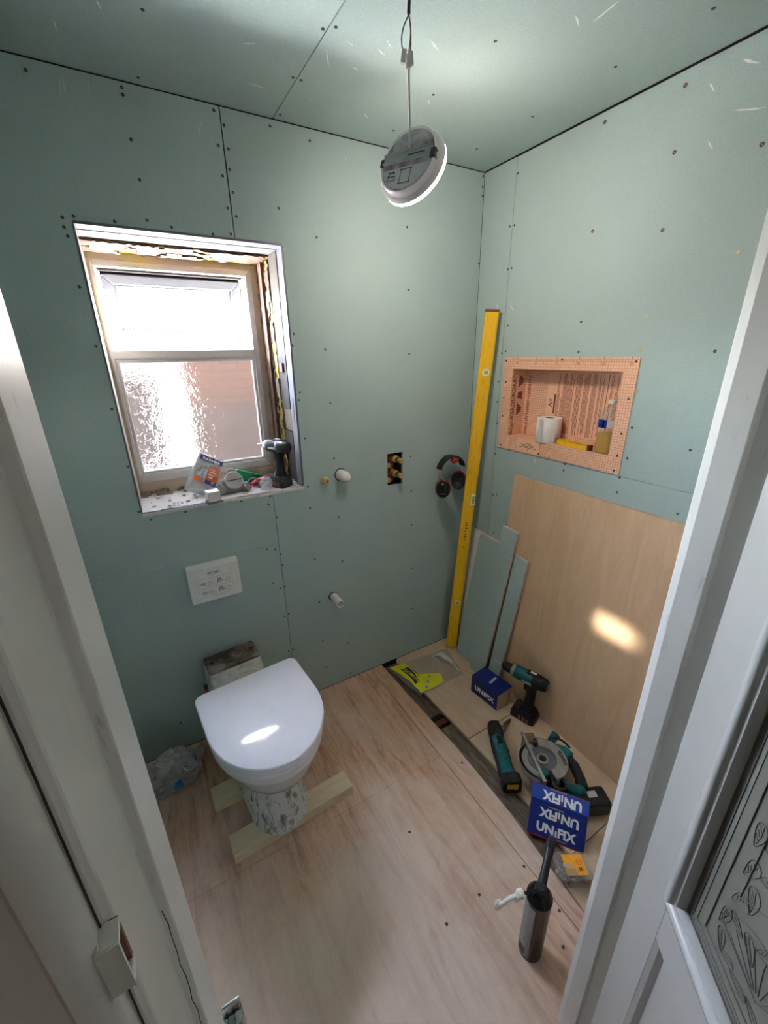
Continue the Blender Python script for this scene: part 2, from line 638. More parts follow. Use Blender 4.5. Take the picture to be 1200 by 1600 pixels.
M['clear_bag'] = clear('clear_bag_film', srgb(216, 218, 210), 0.16, 0.12, bump_scale=30)
M['grey_bag'] = clear('smoky_bag_film', srgb(204, 210, 210), 0.5, 0.28, bump_scale=24)
M['blister'] = clear('clear_blister', srgb(226, 226, 232), 0.4, 0.1, bump_scale=40)
M['clear_tub'] = clear('clear_tub', srgb(230, 228, 224), 0.15, 0.12)
M['pet'] = clear('clear_bottle', srgb(222, 224, 224), 0.14, 0.08)
M['connector'] = clear('connector_plastic', srgb(196, 190, 184), 0.75, 0.25)
t = NT('yellow_liquid')
t.bsdf(srgb(216, 172, 14), 0.1, trans=0.2, ior=1.33)
M['liquid'] = t.m
SCREW_BACK = [(-1.332,2.325),(-1.333,2.309),(-1.333,2.21),(-1.33,2.116),(-1.092,2.324),(-1.067,2.293),(-1.092,2.239),(-1.062,2.235),(-1.066,2.182),(-1.09,2.162),(-1.064,2.122),(-1.087,2.077),(-1.063,2.057),(-1.543,1.999),(-1.516,2.004),(-1.545,1.975),(-1.541,1.954),(-1.417,2.003),(-1.33,2.016),(-1.265,2.005),(-0.921,2.319),(-0.787,2.305),(-0.917,2.098),(-0.784,2.026),(-1.544,2.312),(-1.144,1.999),(-1.087,2.005),(-1.543,1.826),(-1.538,1.664),(-1.536,1.474),(-1.53,1.281),(-1.53,1.115),(-1.498,1.079),(-1.382,1.085),(-0.901,1.703),(-0.91,1.663),(-0.897,1.491),(-0.904,1.462),(-0.891,1.308),(-0.897,1.102),(-0.945,1.102),(-0.895,1.003),(-1.061,1.089),(-1.072,1.055),(-1.043,0.992),(-1.177,1.089),(-0.768,1.208),(-0.763,0.933),(-0.893,0.752),(-0.757,0.705),(-0.888,0.521),(-0.369,1.164),(-0.364,0.988),(-0.361,0.805),(-0.359,0.552),(-0.352,0.296),(-0.393,2.1),(-0.386,1.877),(-0.38,1.626),(-0.009,2.325),(-0.009,2.287),(-0.006,2.256),(-0.007,2.002),(0.004,1.784),(0.011,1.556),(-1.067,0.849),(-1.102,0.858),(-1.045,0.819),(-1.043,0.765),(-1.044,0.658),(-1.065,0.655),(-1.093,0.69),(-1.041,0.511),(-1.06,0.504),(-1.061,0.31),(-1.039,0.308),(-0.751,0.228),(-0.887,0.298),(-0.88,0.132),(-0.746,0.032),(-1.563,0.142),(-0.778,1.648),(-0.77,1.441)]
SCREW_BACK_BRASS = [(-1.06,2.004),(-1.022,2.008),(-0.907,1.979),(-0.912,1.909),(-0.961,2.006)]
SCREW_RIGHT = [(-0.19,2.28),(-0.168,2.108),(-0.194,2.107),(-0.176,1.953),(-0.197,1.954),(-0.202,1.736),(-0.201,1.63),(-0.179,1.622),(-0.57,1.622),(-1.014,1.619),(-0.563,1.725),(-0.821,1.375),(-0.825,1.268),(-0.811,1.194),(-0.812,1.138),(-0.579,1.195),(-0.577,1.168),(-0.189,1.165),(-0.184,1.312),(-0.175,1.409),(-0.173,1.5),(-1.023,1.121),(-0.219,0.965),(-0.194,0.956),(-1.014,1.331),(-0.222,0.756)]
SCREW_RIGHT_RUST = [(-0.559,2.009),(-0.798,1.961),(-0.786,2.301),(-0.549,2.308),(-0.79,2.152),(-1.005,2.098)]
SCREW_RIGHT_BRASS = [(-1.01,1.866),(-0.798,1.725),(-0.8,1.627),(-0.818,1.495)]
SCREW_CEIL = [(-1.288,-0.308),(-0.92,-0.443),(-0.896,-0.463),(-0.922,-0.235),(-0.899,-0.234),(-1.29,-0.036),(-0.896,-0.035),(-0.534,-0.607),(-0.177,-0.69),(-0.533,-0.352),(-0.175,-0.407),(-0.177,-0.92),(-0.178,-0.146),(-0.526,-0.117)]
SCREW_FLOOR = [(-0.563,-0.696),(-0.536,-0.932),(-0.539,-1.096),(-0.633,-1.098),(-0.817,-1.08),(-0.632,-1.238),(-0.953,-1.085),(-0.694,-1.3),(-0.905,-0.809)]
SMEAR_CEIL = [(-0.755,-0.474,0.05,0.004,0.6),(-0.76,-0.44,0.035,0.004,0.4),(-0.655,-0.524,0.05,0.004,0.5),(-0.523,-0.316,0.03,0.003,0.9),(-0.653,-0.156,0.025,0.004,0.6),(-0.788,-0.351,0.02,0.004,0.2),(-0.869,-0.351,0.07,0.003,1.0),(-1.058,-0.312,0.04,0.004,-0.5),(-0.998,-0.151,0.05,0.004,0.0),(-0.384,-0.798,0.07,0.005,1.5),(-0.414,-0.747,0.04,0.004,0.5),(-0.842,-0.43,0.03,0.004,0.3),(-1.458,-0.161,0.05,0.002,1.5),(-1.369,-0.278,0.03,0.004,1.3)]
SMEAR_RIGHT = [(-0.939,2.284,0.05,0.006,0.5),(-0.883,2.138,0.03,0.003,0.9),(-0.957,2.186,0.08,0.003,0.25),(-0.858,2.267,0.03,0.004,0.9),(-0.429,1.178,0.04,0.003,1.1),(-0.217,1.805,0.05,0.003,0.9),(-0.358,1.223,0.02,0.003,0.6),(-0.129,1.818,0.02,0.006,0.3)]
SMEAR_BACK = [(-1.477,2.291,0.05,0.0015,1.3),(-1.468,2.293,0.04,0.0012,1.4),(-1.411,2.305,0.04,0.0012,1.5),(-1.14,2.272,0.03,0.002,1.3),(-1.702,0.877,0.03,0.0012,0.1),(-1.505,0.885,0.03,0.001,0.1),(-0.655,2.274,0.02,0.001,1.2)]
M['moulding'] = plain('moulding_gloss_paint', srgb(172, 172, 169), 0.22, var=0.02, scale=8)
M['head_timber'] = plain('grey_lintel', srgb(72, 68, 66), 0.8, var=0.08, scale=14, bump=0.2)
M['pine_grey'] = plain('plywood_packing', srgb(104, 96, 88), 0.8, var=0.08)
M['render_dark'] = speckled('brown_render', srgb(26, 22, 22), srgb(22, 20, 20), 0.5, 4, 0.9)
t = NT('frosted_door_glass')
f = t.noise(t.coord(), 220, 3)
t.bsdf(srgb(116, 115, 107), 0.42, trans=0.3, ior=1.45, bump=f, bump_s=0.1)
M['etched'] = t.m
M['etch_dark'] = plain('etched_line', srgb(74, 72, 66), 0.5)
SCREW_FLOOR_R = [(x, y, 0.005) for x, y in SCREW_FLOOR]
t = NT('orange_niche_board')
tc = t.n('ShaderNodeTexCoord')
sep = t.n('ShaderNodeSeparateXYZ')
t.l(tc.outputs['Object'], sep.inputs[0])
acc = None
for ax_, off in ((0, 0.5), (1, 0.4), (2, 0.35)):
    a = t.n('ShaderNodeMath', operation='MULTIPLY_ADD')
    a.inputs[1].default_value = 100.0
    a.inputs[2].default_value = off
    t.l(sep.outputs[ax_], a.inputs[0])
    b = t.n('ShaderNodeMath', operation='FRACT')
    t.l(a.outputs[0], b.inputs[0])
    c = t.n('ShaderNodeMath', operation='LESS_THAN')
    c.inputs[1].default_value = 0.12
    t.l(b.outputs[0], c.inputs[0])
    if acc is None:
        acc = c.outputs[0]
    else:
        mx = t.n('ShaderNodeMath', operation='MAXIMUM')
        t.l(acc, mx.inputs[0])
        t.l(c.outputs[0], mx.inputs[1])
        acc = mx.outputs[0]
nz = t.noise(t.coord(), 30, 4)
basec = t.ramp(nz, [(0.3, srgb(228, 178, 146)), (0.7, srgb(238, 190, 158))])
t.bsdf(t.mix(acc, basec, srgb(178, 124, 96)), 0.85)
M['niche'] = t.m
M['niche_plain'] = plain('orange_fleece', srgb(235, 186, 154), 0.85, var=0.03)
M['maroon_plastic'] = plain('maroon_plastic', srgb(112, 34, 34), 0.45)
M['yellow_dust'] = plain('dusty_yellow', srgb(206, 176, 60), 0.7, var=0.1)
M['lamp_rim'] = plain('lamp_rim', srgb(232, 224, 226), 0.3, var=0.02)
t = NT('lamp_back_plate')
f = t.noise(t.coord(), 16, 4, 0.6, 0.8)
t.bsdf(t.ramp(f, [(0.38, srgb(120, 104, 108)), (0.52, srgb(156, 148, 150)), (0.7, srgb(186, 182, 182))]), 0.25)
M['lamp_back'] = t.m
M['lamp_bracket'] = plain('lamp_bracket_metal', srgb(150, 154, 150), 0.4, metal=0.2)
t = NT('lit_diffuser')
e_ = t.n('ShaderNodeEmission')
e_.inputs[0].default_value = (1.0, 0.87, 0.78, 1)
e_.inputs[1].default_value = LAMP_POWER
t.l(e_.outputs[0], t.out.inputs[0])
M['lamp_glow'] = t.m
t = NT('green_vial')
t.bsdf(srgb(196, 214, 96), 0.1, trans=0.3)
M['vial'] = t.m
M['red_clip'] = plain('faded_red_plastic', srgb(150, 48, 52), 0.5)
M['valve_red'] = plain('copper_red_body', srgb(120, 58, 44), 0.5, metal=0.3)
M['black_gloss'] = plain('glossy_black_plastic', srgb(20, 20, 22), 0.18, var=0.1)
M['red_dark'] = plain('dark_red_plastic', srgb(142, 34, 44), 0.4)
M['blue_fit'] = plain('blue_fitting', srgb(50, 116, 176), 0.4)
M['paper_label'] = plain('paper_label', srgb(206, 206, 200), 0.7)
t = NT('smeared_block')
f = t.noise(t.coord((1, 1, 1.5)), 20, 6, 0.7, 0.8)
t.bsdf(t.ramp(f, [(0.3, srgb(110, 106, 100)), (0.42, srgb(184, 182, 176)), (0.6, srgb(206, 206, 200))]), 0.3, bump=f, bump_s=0.1)
M['ceramic_dirty2'] = t.m
M['red_edge'] = plain('red_carton_edge', srgb(158, 26, 52), 0.5)
M['teal_dark'] = speckled('dark_teal_plastic', srgb(2, 84, 92), srgb(20, 92, 98), 0.58, 40, 0.4)
M['battery_print'] = plain('battery_print', srgb(128, 98, 102), 0.5)
M['amber_plastic'] = plain('amber_terminal_cover', srgb(206, 152, 20), 0.45)
M['rust_metal'] = speckled('rusty_metal', srgb(110, 84, 66), srgb(142, 124, 106), 0.52, 50, 0.5, metal=0.4)
M['can_dark'] = plain('black_brown_can', srgb(26, 18, 18), 0.25, var=0.1)
M['can_label'] = plain('silver_grey_label', srgb(206, 208, 214), 0.35, var=0.03)
M['steel_dark'] = plain('zinc_screws', srgb(120, 118, 118), 0.35, metal=0.7)
M['pouch'] = plain('brown_leather', srgb(62, 40, 32), 0.65, var=0.12)
M['pale_lime'] = plain('pale_lime_print', srgb(206, 208, 120), 0.6)
M['label_photo'] = speckled('printed_photo', srgb(196, 198, 200), srgb(120, 124, 130), 0.52, 60, 0.5)
M['grey_pale'] = plain('pale_grey_plastic', srgb(196, 194, 192), 0.5, var=0.03)
M['driver_body'] = plain('dark_driver_plastic', srgb(13, 17, 18), 0.3, var=0.1)
M['lamp_plate'] = plain('grey_rating_plate', srgb(178, 176, 178), 0.3, var=0.04)
M['fold_film'] = clear('folded_film', srgb(226, 228, 222), 0.6, 0.2, bump_scale=40)

# ================================================================== STRUCTURE
H = 2.34
XL, YF = -1.80, -1.385           # left wall, front (door) wall
WX0, WX1, WZ0, WZ1 = -1.523, -0.915, 1.105, 1.9925   # window opening
XS0, XS1, YH = -1.507, -0.83, -1.507                 # door opening and hall face of the door wall


def struct(name, label=None):
    o = bpy.data.objects.new(name, None)
    o.empty_display_size = 0.05
    link(o)
    return tag(o, label, None, None, 'structure')


PB = 0.0125
# ---- back wall with the window
wall_back = struct('wall_back', 'green plasterboard wall around the window')
bm = B()
grid_panel(bm, XL - 0.1, 0.1, -0.12, H + 0.1, [(WX0 - 0.001, WX1 + 0.012, WZ0 - 0.014, WZ1 + 0.012), (-0.5, -0.415, 1.036, 1.192)], lambda u, v, d: (u, PB + 0.004 + d, v), 0.33)
obj('masonry', bm, M['dark_gap'], wall_back)
bxo('valve_hole_back', -0.51, -0.40, 0.09, 0.1, 1.02, 1.21, M['dark_gap'], wall_back)
valve = (-0.50, -0.415, 1.036, 1.192)


def ypanel(name, x0, x1, z0, z1, holes, m=None):
    bm = B()
    grid_panel(bm, x0, x1, z0, z1, holes, lambda u, v, d: (u, d, v), PB)
    return obj(name, bm, m or M['green'], wall_back, bevel=None)


win = (WX0, WX1, WZ0, WZ1)
ypanel('plasterboard', XL, -1.0775, 0.873, H - 0.003, [win, (-1.12, -1.0, 0.8, 1.2)])
ypanel('plasterboard', -1.12, -1.0495, 0.873, WZ0, [])
ypanel('plasterboard', XL, -1.0495, 0.002, 0.8715, [])
ypanel('plasterboard', -1.0735, -0.0015, WZ0, H - 0.003, [win, valve])
ypanel('plasterboard', -1.0475, -0.0015, 0.002, WZ0 - 0.0002, [valve])

# ---- right wall with the niche
wall_right = struct('wall_right', 'green plasterboard wall on the right')
bm = B()
grid_panel(bm, YF - 0.15, 0.1, -0.12, H + 0.1, [(-0.765, -0.245, 1.255, 1.57)], lambda u, v, d: (PB + 0.004 + d, u, v), 0.14)
obj('masonry', bm, M['dark_gap'], wall_right)
niche_hole = (-0.765, -0.245, 1.255, 1.57)


def xpanel(name, y0, y1, z0, z1, holes, parent=wall_right, m=None):
    bm = B()
    grid_panel(bm, y0, y1, z0, z1, holes, lambda u, v, d: (d, u, v), PB)
    return obj(name, bm, m or M['green'], parent)


xpanel('plasterboard', -0.1815, -0.001, 0.002, H - 0.004, [])
xpanel('plasterboard', YF, -0.184, 1.1985, H - 0.005, [niche_hole])
xpanel('plasterboard', YF, -0.184, 0.002, 1.197, [])

# ---- left wall and door wall (out of the picture, they carry the light)
wall_left = struct('wall_left', 'green plasterboard wall behind the left door frame')
bm = B()
grid_panel(bm, YF, 0.0, 0.002, H - 0.003, [], lambda u, v, d: (XL - d, u, v), PB)
obj('plasterboard', bm, M['green'], wall_left)
bm = B()
grid_panel(bm, YF - 0.1, 0.1, -0.1, H + 0.1, [], lambda u, v, d: (XL - PB - 0.003 - d, u, v), 0.1)
obj('masonry', bm, M['dark_gap'], wall_left)
wall_front = struct('wall_front', 'wall that holds the doorway')
bm = B()
grid_panel(bm, -2.7, 0.16, 0.0, H + 0.1, [(XS0 - 0.03, XS1 + 0.03, -1, 2.03)], lambda u, v, d: (u, YF - 0.0015 - d, v), YF - YH - 0.003)
obj('door_wall', bm, M['paint_hall'], wall_front)

# ---- ceiling
ceiling = struct('ceiling', 'green plasterboard ceiling')
for (x0, x1) in ((XL, -0.912), (-0.909, -0.004)):
    bm = B()
    grid_panel(bm, x0, x1, YF, -0.001, [], lambda u, v, d: (u, v, H + d), PB)
    obj('plasterboard', bm, M['green'], ceiling)
bxo('ceiling_void', XL - 0.1, 0.15, YF - 0.2, 0.3, H + PB + 0.002, H + 0.12, M['dark_gap'], ceiling)

# ---- floor: sheets, boards, the open gap and what lies under it
floor = struct('floor', 'plywood and board floor with an open gap')
T = 0.018
bxo('plywood_sheet', XL, -0.6225, -0.6222, -0.001, -T, 0, M['ply_floor'], floor, bevel=0.0005, seg=1)
bxo('plywood_sheet', XL, -0.6225, -1.62, -0.6229, -T, 0, M['ply_floor'], floor, bevel=0.0005, seg=1)
bm = B()
prism(bm, [(-0.6205, -0.001), (-0.556, -0.001), (-0.548, -0.3), (-0.534, -0.62), (-0.542, -0.95), (-0.575, -1.3), (-0.60, -1.62), (-0.6205, -1.62)], 'z', -T, 0.0005)
obj('plywood_strip', bm, M['ply_floor'], floor, bevel=0.0005, seg=1)
bm = B()
prism(bm, [(-0.472, -0.06), (-0.472, -0.02), (-0.455, -0.001), (0, -0.001), (0, -0.617), (-0.458, -0.617), (-0.468, -0.35)], 'z', -T, 0)
obj('floor_board', bm, M['ply_pale'], floor, bevel=0.001, seg=1)
bm = B()
prism(bm, [(-0.458, -0.6205), (0, -0.6205), (0, -1.155), (-0.47, -1.155), (-0.452, -0.8)], 'z', -T, 0)
obj('floor_board', bm, M['ply_pale'], floor, bevel=0.001, seg=1)
bm = B()
prism(bm, [(-0.551, -1.1575), (0, -1.1575), (0, -1.40), (-0.581, -1.40)], 'z', -T, -0.002)
obj('floor_board', bm, M['ply_pale'], floor, bevel=0.001, seg=1)
bxo('joist', -0.60, -0.44, -0.42, -0.006, -0.09, -0.026, M['old_wood'], floor)
bxo('joist', -0.60, -0.44, -1.60, -0.50, -0.09, -0.022, M['old_wood'], floor)
bxo('joist_block', -0.60, -0.44, -0.475, -0.445, -0.09, -0.032, M['wire_brown'], floor)
bxo('under_floor', XL - 0.1, 0.15, -1.7, 0.1, -0.14, -0.091, M['dark_gap'], floor)
for (x, y, r) in SCREW_FLOOR_R:
    bm = B()
    lathe(bm, [(r, 0.0), (r, 0.0006), (r * 0.6, 0.0008)], 8)
    obj('screw_head', bm, M['screw_rust'], floor, loc=(x, y, 0.0003))

# ---- screws in the boards (one shared mesh for each finish)


def screw_set(parent, pts, place, mat, rot, r=0.0035):
    first = None
    for p in pts:
        if first is None:
            bm = B()
            lathe(bm, [(r * 1.25, -0.0004), (r * 1.2, 0.0005), (r, 0.0007), (r * 0.9, 0.0003), (r * 0.35, 0.0001), (r * 0.3, -0.0008)], 10)
            first = obj('screw', bm, mat, parent, loc=place(p), rot=rot)
        else:
            dupe(first, parent, place(p), rot)


screw_set(wall_back, SCREW_BACK, lambda p: (p[0], -0.0003, p[1]), M['screw'], (PI / 2, 0, 0))
screw_set(wall_back, SCREW_BACK_BRASS, lambda p: (p[0], -0.0006, p[1]), M['screw_brass'], (PI / 2, 0, 0))
screw_set(wall_right, SCREW_RIGHT, lambda p: (-0.0003, p[0], p[1]), M['screw'], (0, -PI / 2, 0))
screw_set(wall_right, SCREW_RIGHT_RUST, lambda p: (-0.0003, p[0], p[1]), M['screw_rust'], (0, -PI / 2, 0), 0.0045)
screw_set(wall_right, SCREW_RIGHT_BRASS, lambda p: (-0.0006, p[0], p[1]), M['screw_brass'], (0, -PI / 2, 0), 0.0042)
screw_set(ceiling, SCREW_CEIL, lambda p: (p[0], p[1], H - 0.0003), M['screw'], (PI, 0, 0))

# scrapes of filler on ceiling and walls: thin smears with their own edges


def smears(parent, spots, place, n0):
    for (u, v, ln, wd, a) in spots:
        bm = B()
        k = 9
        up, dn = [], []
        for i in range(k):
            s = i / (k - 1)
            w = 0.6 * wd * math.sin(PI * min(0.97, max(0.06, s))) * (0.4 + 0.8 * random.random())
            cu, cv = (s - 0.5) * ln, 0.03 * ln * math.sin(3 * s + u * 9)
            up.append((cu, cv + w))
            dn.append((cu, cv - w))
        poly = up + dn[::-1]
        ca, sa = math.cos(a), math.sin(a)
        poly = [(u + x * ca - y * sa, v + x * sa + y * ca) for x, y in poly]
        loft(bm, [[Vector(place(p[0], p[1], 0.0)) for p in poly], [Vector(place(p[0], p[1], 0.0005)) for p in poly]])
        obj('filler_smear', bm, M['filler'], parent)


smears(ceiling, SMEAR_CEIL, lambda u, v, d: (u, v, H - d), 0)
smears(wall_back, SMEAR_BACK, lambda u, v, d: (u, -d, v), 1)
smears(wall_right, SMEAR_RIGHT, lambda u, v, d: (-d, u, v), 2)

# ================================================================== DOOR FRAME
t1 = struct('trim_1', 'worn white painted left door jamb with bolt keep')
ZJ = 2.0
bm = B()
prism(bm, [(XS0 - 0.028, YF + 0.002), (XS0 - 0.003, YF + 0.002), (XS0, YF - 0.008), (XS0, -1.449), (XS0 - 0.006, -1.4505),
           (XS0 - 0.006, -1.504), (XS0 - 0.009, -1.5068), (XS0 - 0.028, -1.5068)], 'z', 0.0, ZJ)
obj('jamb_lining', bm, M['paint'], t1, bevel=0.0008, seg=1)
bm = B()
prism(bm, [(XS0 - 0.0105, YH), (XS0 - 0.0105, -1.5125), (XS0 - 0.0125, -1.5165), (XS0 - 0.016, -1.519), (XS0 - 0.021, -1.520),
           (XS0 - 0.0235, -1.517), (XS0 - 0.062, -1.5175), (XS0 - 0.066, -1.522), (XS0 - 0.08, -1.523), (XS0 - 0.08, YH)], 'z', 0.0, ZJ + 0.07)
obj('architrave', bm, M['paint'], t1, smooth=True, autosmooth=30)
# bolt keep: an open bent box on the edge of the frame
bm = B()
kz0, kz1 = 1.400, 1.428
kx0, kx1, ky0, ky1 = XS0 - 0.0115, XS0 - 0.0035, -1.5165, -1.5065
w = 0.0016
box(bm, kx0, kx1, ky0, ky0 + w, kz0, kz1)
box(bm, kx0, kx1, ky0, ky1, kz0, kz0 + w)
box(bm, kx0, kx1, ky0, ky1, kz1 - w, kz1)
box(bm, kx0 - 0.003, kx0 + w, ky0 + 0.001, ky1, kz0, kz1)
obj('bolt_keep', bm, M['paint'], t1, bevel=0.0006, seg=1)
bxo('keep_recess', kx0 + w, kx1 - 0.001, ky1 - 0.001, ky1 + 0.0012, kz0 + w, kz1 - w, M['wire_brown'], t1)
bm = B()
random.seed(17)
tube(bm, [(XS0 - 0.0032 + 0.0012 * (random.random() - 0.5), -1.4512, 0.98 + 0.014 * k) for k in range(26)], 0.00025, 4)
obj('paint_crack', bm, M['seal'], t1)
bm = B()
tube(bm, [(XS0 - 0.0098 + 0.0004 * random.random(), -1.5074, 0.6 + 0.04 * k) for k in range(36)], 0.0004, 4)
obj('paint_crack', bm, M['seal'], t1)
# chrome handle end low on the room side of the jamb
hs = thing('door_bolt', 'small chrome bolt head at the bottom of the left door jamb', 'bolt', (XS0 + 0.004, YF + 0.004, 1.005))
bm = B()
box(bm, -0.006, 0.012, 0.0, 0.005, -0.03, 0.03)
obj('plate', bm, M['chrome'], hs, bevel=0.0015)
for k in range(3):
    bm = B()
    lathe(bm, [(0.004, -0.014), (0.0055, -0.012), (0.0055, 0.012), (0.004, 0.014)], 12)
    obj('knuckle', bm, M['chrome'], hs, smooth=True, loc=(0.001 + 0.006 * (k - 1), -0.0035, 0.006), rot=(0.15, 0, 0))

t2 = struct('trim_2', 'white painted right door jamb beside the open door')
bm = B()
prism(bm, [(XS1 + 0.028, YF + 0.002), (XS1 + 0.004, YF + 0.002), (XS1, YF - 0.010), (XS1, -1.426), (XS1 + 0.012, -1.428),
           (XS1 + 0.012, -1.504), (XS1 + 0.028, -1.5068)], 'z', 0.0, ZJ)
obj('jamb_lining', bm, M['paint'], t2, bevel=0.0008, seg=1)
bm = B()
prism(bm, [(XS1 + 0.014, YH), (XS1 + 0.014, -1.520), (XS1 + 0.08, -1.524), (XS1 + 0.08, YH)], 'z', 0.0, ZJ + 0.07)
obj('architrave', bm, M['paint'], t2, bevel=0.002)
t3 = struct('trim_3', 'head of the door frame above the picture')
bxo('jamb_head', XS0 - 0.028, XS1 + 0.028, -1.5068, YF + 0.002, ZJ, ZJ + 0.028, M['paint'], t3)

# ---- the door, hinged on the right jamb and swung into the hall
door = struct('door_1', 'open white panelled door with etched glass')
DA = math.atan2(-0.755, -0.656)
door.location = (-0.835, -1.456, 0.006)
door.rotation_euler = (0, 0, DA)      # local x runs along the leaf; local -y... the visible face is y = 0
DT, DW, DH = 0.036, 0.66, 1.96
S = 0.083
GZ0, GZ1 = 0.808, 1.86
PZ1 = 0.704
fy0, fy1 = 0.0, DT                    # y from the visible face inwards


def dbox(name, x0, x1, z0, z1, m=M['paint_door']):
    return bxo(name, x0, x1, fy0, fy1, z0, z1, m, door, bevel=0.0012)


dbox('stile', 0.0, S, 0.0, DH)
dbox('stile', DW - S, DW, 0.0, DH)
dbox('rail', S, DW - S, PZ1, GZ0)
dbox('rail', S, DW - S, GZ1, DH)
dbox('rail', S, DW - S, 0.0, 0.2)
dbox('muntin', 0.31, 0.35, 0.2, PZ1)
for (x0, x1) in ((S, 0.31), (0.35, DW - S)):
    bxo('panel', x0, x1, 0.012, 0.024, 0.2, PZ1, M['paint_door'], door)
    bm = B()          # sloped moulding in the panel opening
    o_ = [(x0, 0.2), (x1, 0.2), (x1, PZ1), (x0, PZ1)]
    i_ = [(x0 + 0.016, 0.216), (x1 - 0.016, 0.216), (x1 - 0.016, PZ1 - 0.016), (x0 + 0.016, PZ1 - 0.016)]
    m_ = [(x0 + 0.009, 0.209), (x1 - 0.009, 0.209), (x1 - 0.009, PZ1 - 0.009), (x0 + 0.009, PZ1 - 0.009)]
    loft(bm, [[(p[0], 0.0005, p[1]) for p in o_], [(p[0], 0.004, p[1]) for p in m_], [(p[0], 0.0115, p[1]) for p in i_]], cap=False)
    obj('panel_moulding', bm, M['paint_door'], door)
# bolection moulding round the glass
prof = [(-0.002, 0.0), (-0.002, -0.006), (0.002, -0.0115), (0.008, -0.0125), (0.013, -0.009), (0.015, -0.004), (0.019, -0.003), (0.022, 0.004), (0.022, 0.010)]


def mould_side(name, a, b, ina, inb):
    """a, b outer corners (x, z); ina, inb unit inward diagonals"""
    bm = B()
    ra = [Vector((a[0] + ina[0] * d, h, a[1] + ina[1] * d)) for d, h in prof]
    rb = [Vector((b[0] + inb[0] * d, h, b[1] + inb[1] * d)) for d, h in prof]
    loft(bm, [ra, rb], cap=False, closed=False)
    obj(name, bm, M['moulding'], door, smooth=True, autosmooth=50)


cs = [(S, GZ0), (DW - S, GZ0), (DW - S, GZ1), (S, GZ1)]
dg = [(1, 1), (-1, 1), (-1, -1), (1, -1)]
for k in range(4):
    mould_side('glass_moulding', cs[k], cs[(k + 1) % 4], dg[k], dg[(k + 1) % 4])
pane = bxo('glass_pane', S + 0.01, DW - S - 0.01, 0.012, 0.018, GZ0 + 0.01, GZ1 - 0.01, M['etched'], door)
# etched lines on the pane
gx0, gx1, gz0, gz1 = S + 0.022, DW - S - 0.022, GZ0 + 0.022, GZ1 - 0.022


def etch(name, pts, w=0.0016, closed=False):
    bm = B()
    pts = [Vector((p[0], 0.0118, p[1])) for p in pts]
    if closed:
        pts.append(pts[0])
    tube(bm, pts, w, 5, flat=0.35)
    return obj(name, bm, M['etch_dark'], pane)


for dd, w in ((0.010, 0.0011), (0.018, 0.0009), (0.034, 0.0016)):
    etch('border_line', [(gx0 + dd, gz0 + dd), (gx1 - dd, gz0 + dd), (gx1 - dd, gz1 - dd), (gx0 + dd, gz1 - dd)], w, True)
cx = (gx0 + gx1) / 2
etch('border_line', [(cx, gz0 + 0.30), (gx0 + 0.06, gz0 + 0.15), (gx0 + 0.06, gz1 - 0.1), (cx, gz1 - 0.05)], 0.0014)


def leaf(cx_, cz_, ln, wd, a, nm='leaf_scroll'):
    pts = []
    for k in range(17):
        th = 2 * PI * k / 16
        x, z = ln * math.cos(th), wd * math.sin(th) * (1.1 + 0.6 * math.cos(th))
        pts.append((cx_ + x * math.cos(a) - z * math.sin(a), cz_ + x * math.sin(a) + z * math.cos(a)))
    etch(nm, pts, 0.0009)
    for q in (-0.45, -0.1, 0.25):
        etch(nm, [(cx_ + q * ln * math.cos(a), cz_ + q * ln * math.sin(a)), (cx_ + (q + 0.3) * ln * math.cos(a) - 0.7 * wd * math.sin(a), cz_ + (q + 0.3) * ln * math.sin(a) + 0.7 * wd * math.cos(a))], 0.0005)
    etch(nm, [(cx_ - ln * 0.8 * math.cos(a), cz_ - ln * 0.8 * math.sin(a)), (cx_ + 0.3 * wd * math.sin(a), cz_ + 0.2 * wd * math.cos(a)),
              (cx_ + ln * 0.8 * math.cos(a), cz_ + ln * 0.8 * math.sin(a))], 0.0007)


def fan(cx_, cz_, r, a0, a1, n=6):
    arc = [(cx_ + r * math.cos(a0 + (a1 - a0) * k / 16), cz_ + r * math.sin(a0 + (a1 - a0) * k / 16)) for k in range(17)]
    etch('shell_outline', [(cx_, cz_)] + arc + [(cx_, cz_)], 0.0011)
    for k in range(n):
        a = a0 + (a1 - a0) * (k + 0.5) / n
        p = [(cx_ + r * q * math.cos(a + 0.1 * math.sin(3 * q)), cz_ + r * q * math.sin(a + 0.1 * math.sin(3 * q))) for q in (0.15, 0.4, 0.65, 0.82)]
        etch('shell_rib', p, 0.0009)


for (lx, lz, ln, wd, a) in ((0.095, 0.115, 0.017, 0.007, 2.2), (0.112, 0.14, 0.015, 0.006, 0.8), (0.07, 0.115, 0.013, 0.005, 2.8), (0.05, 0.25, 0.02, 0.007, 1.5), (0.07, 0.28, 0.018, 0.007, 2.1), (0.052, 0.095, 0.020, 0.006, 1.35), (0.060, 0.060, 0.016, 0.006, 1.9), (0.075, 0.052, 0.014, 0.005, 0.4),
                            (0.10, 0.05, 0.016, 0.005, 0.1), (0.125, 0.055, 0.013, 0.005, -0.4), (0.062, 0.145, 0.018, 0.008, 0.9),
                            (0.075, 0.17, 0.02, 0.008, 1.7), (0.058, 0.20, 0.02, 0.007, 1.2), (0.085, 0.22, 0.018, 0.007, 0.7),
                            (0.15, 0.06, 0.016, 0.006, 0.3), (0.18, 0.052, 0.014, 0.005, 0.1)):
    leaf(gx0 + lx, gz0 + lz, ln, wd, a)
fan(gx0 + 0.125, gz0 + 0.075, 0.075, 0.9, 3.0, 7)
fan(gx0 + 0.165, gz0 + 0.085, 0.05, -0.6, 1.2, 5)
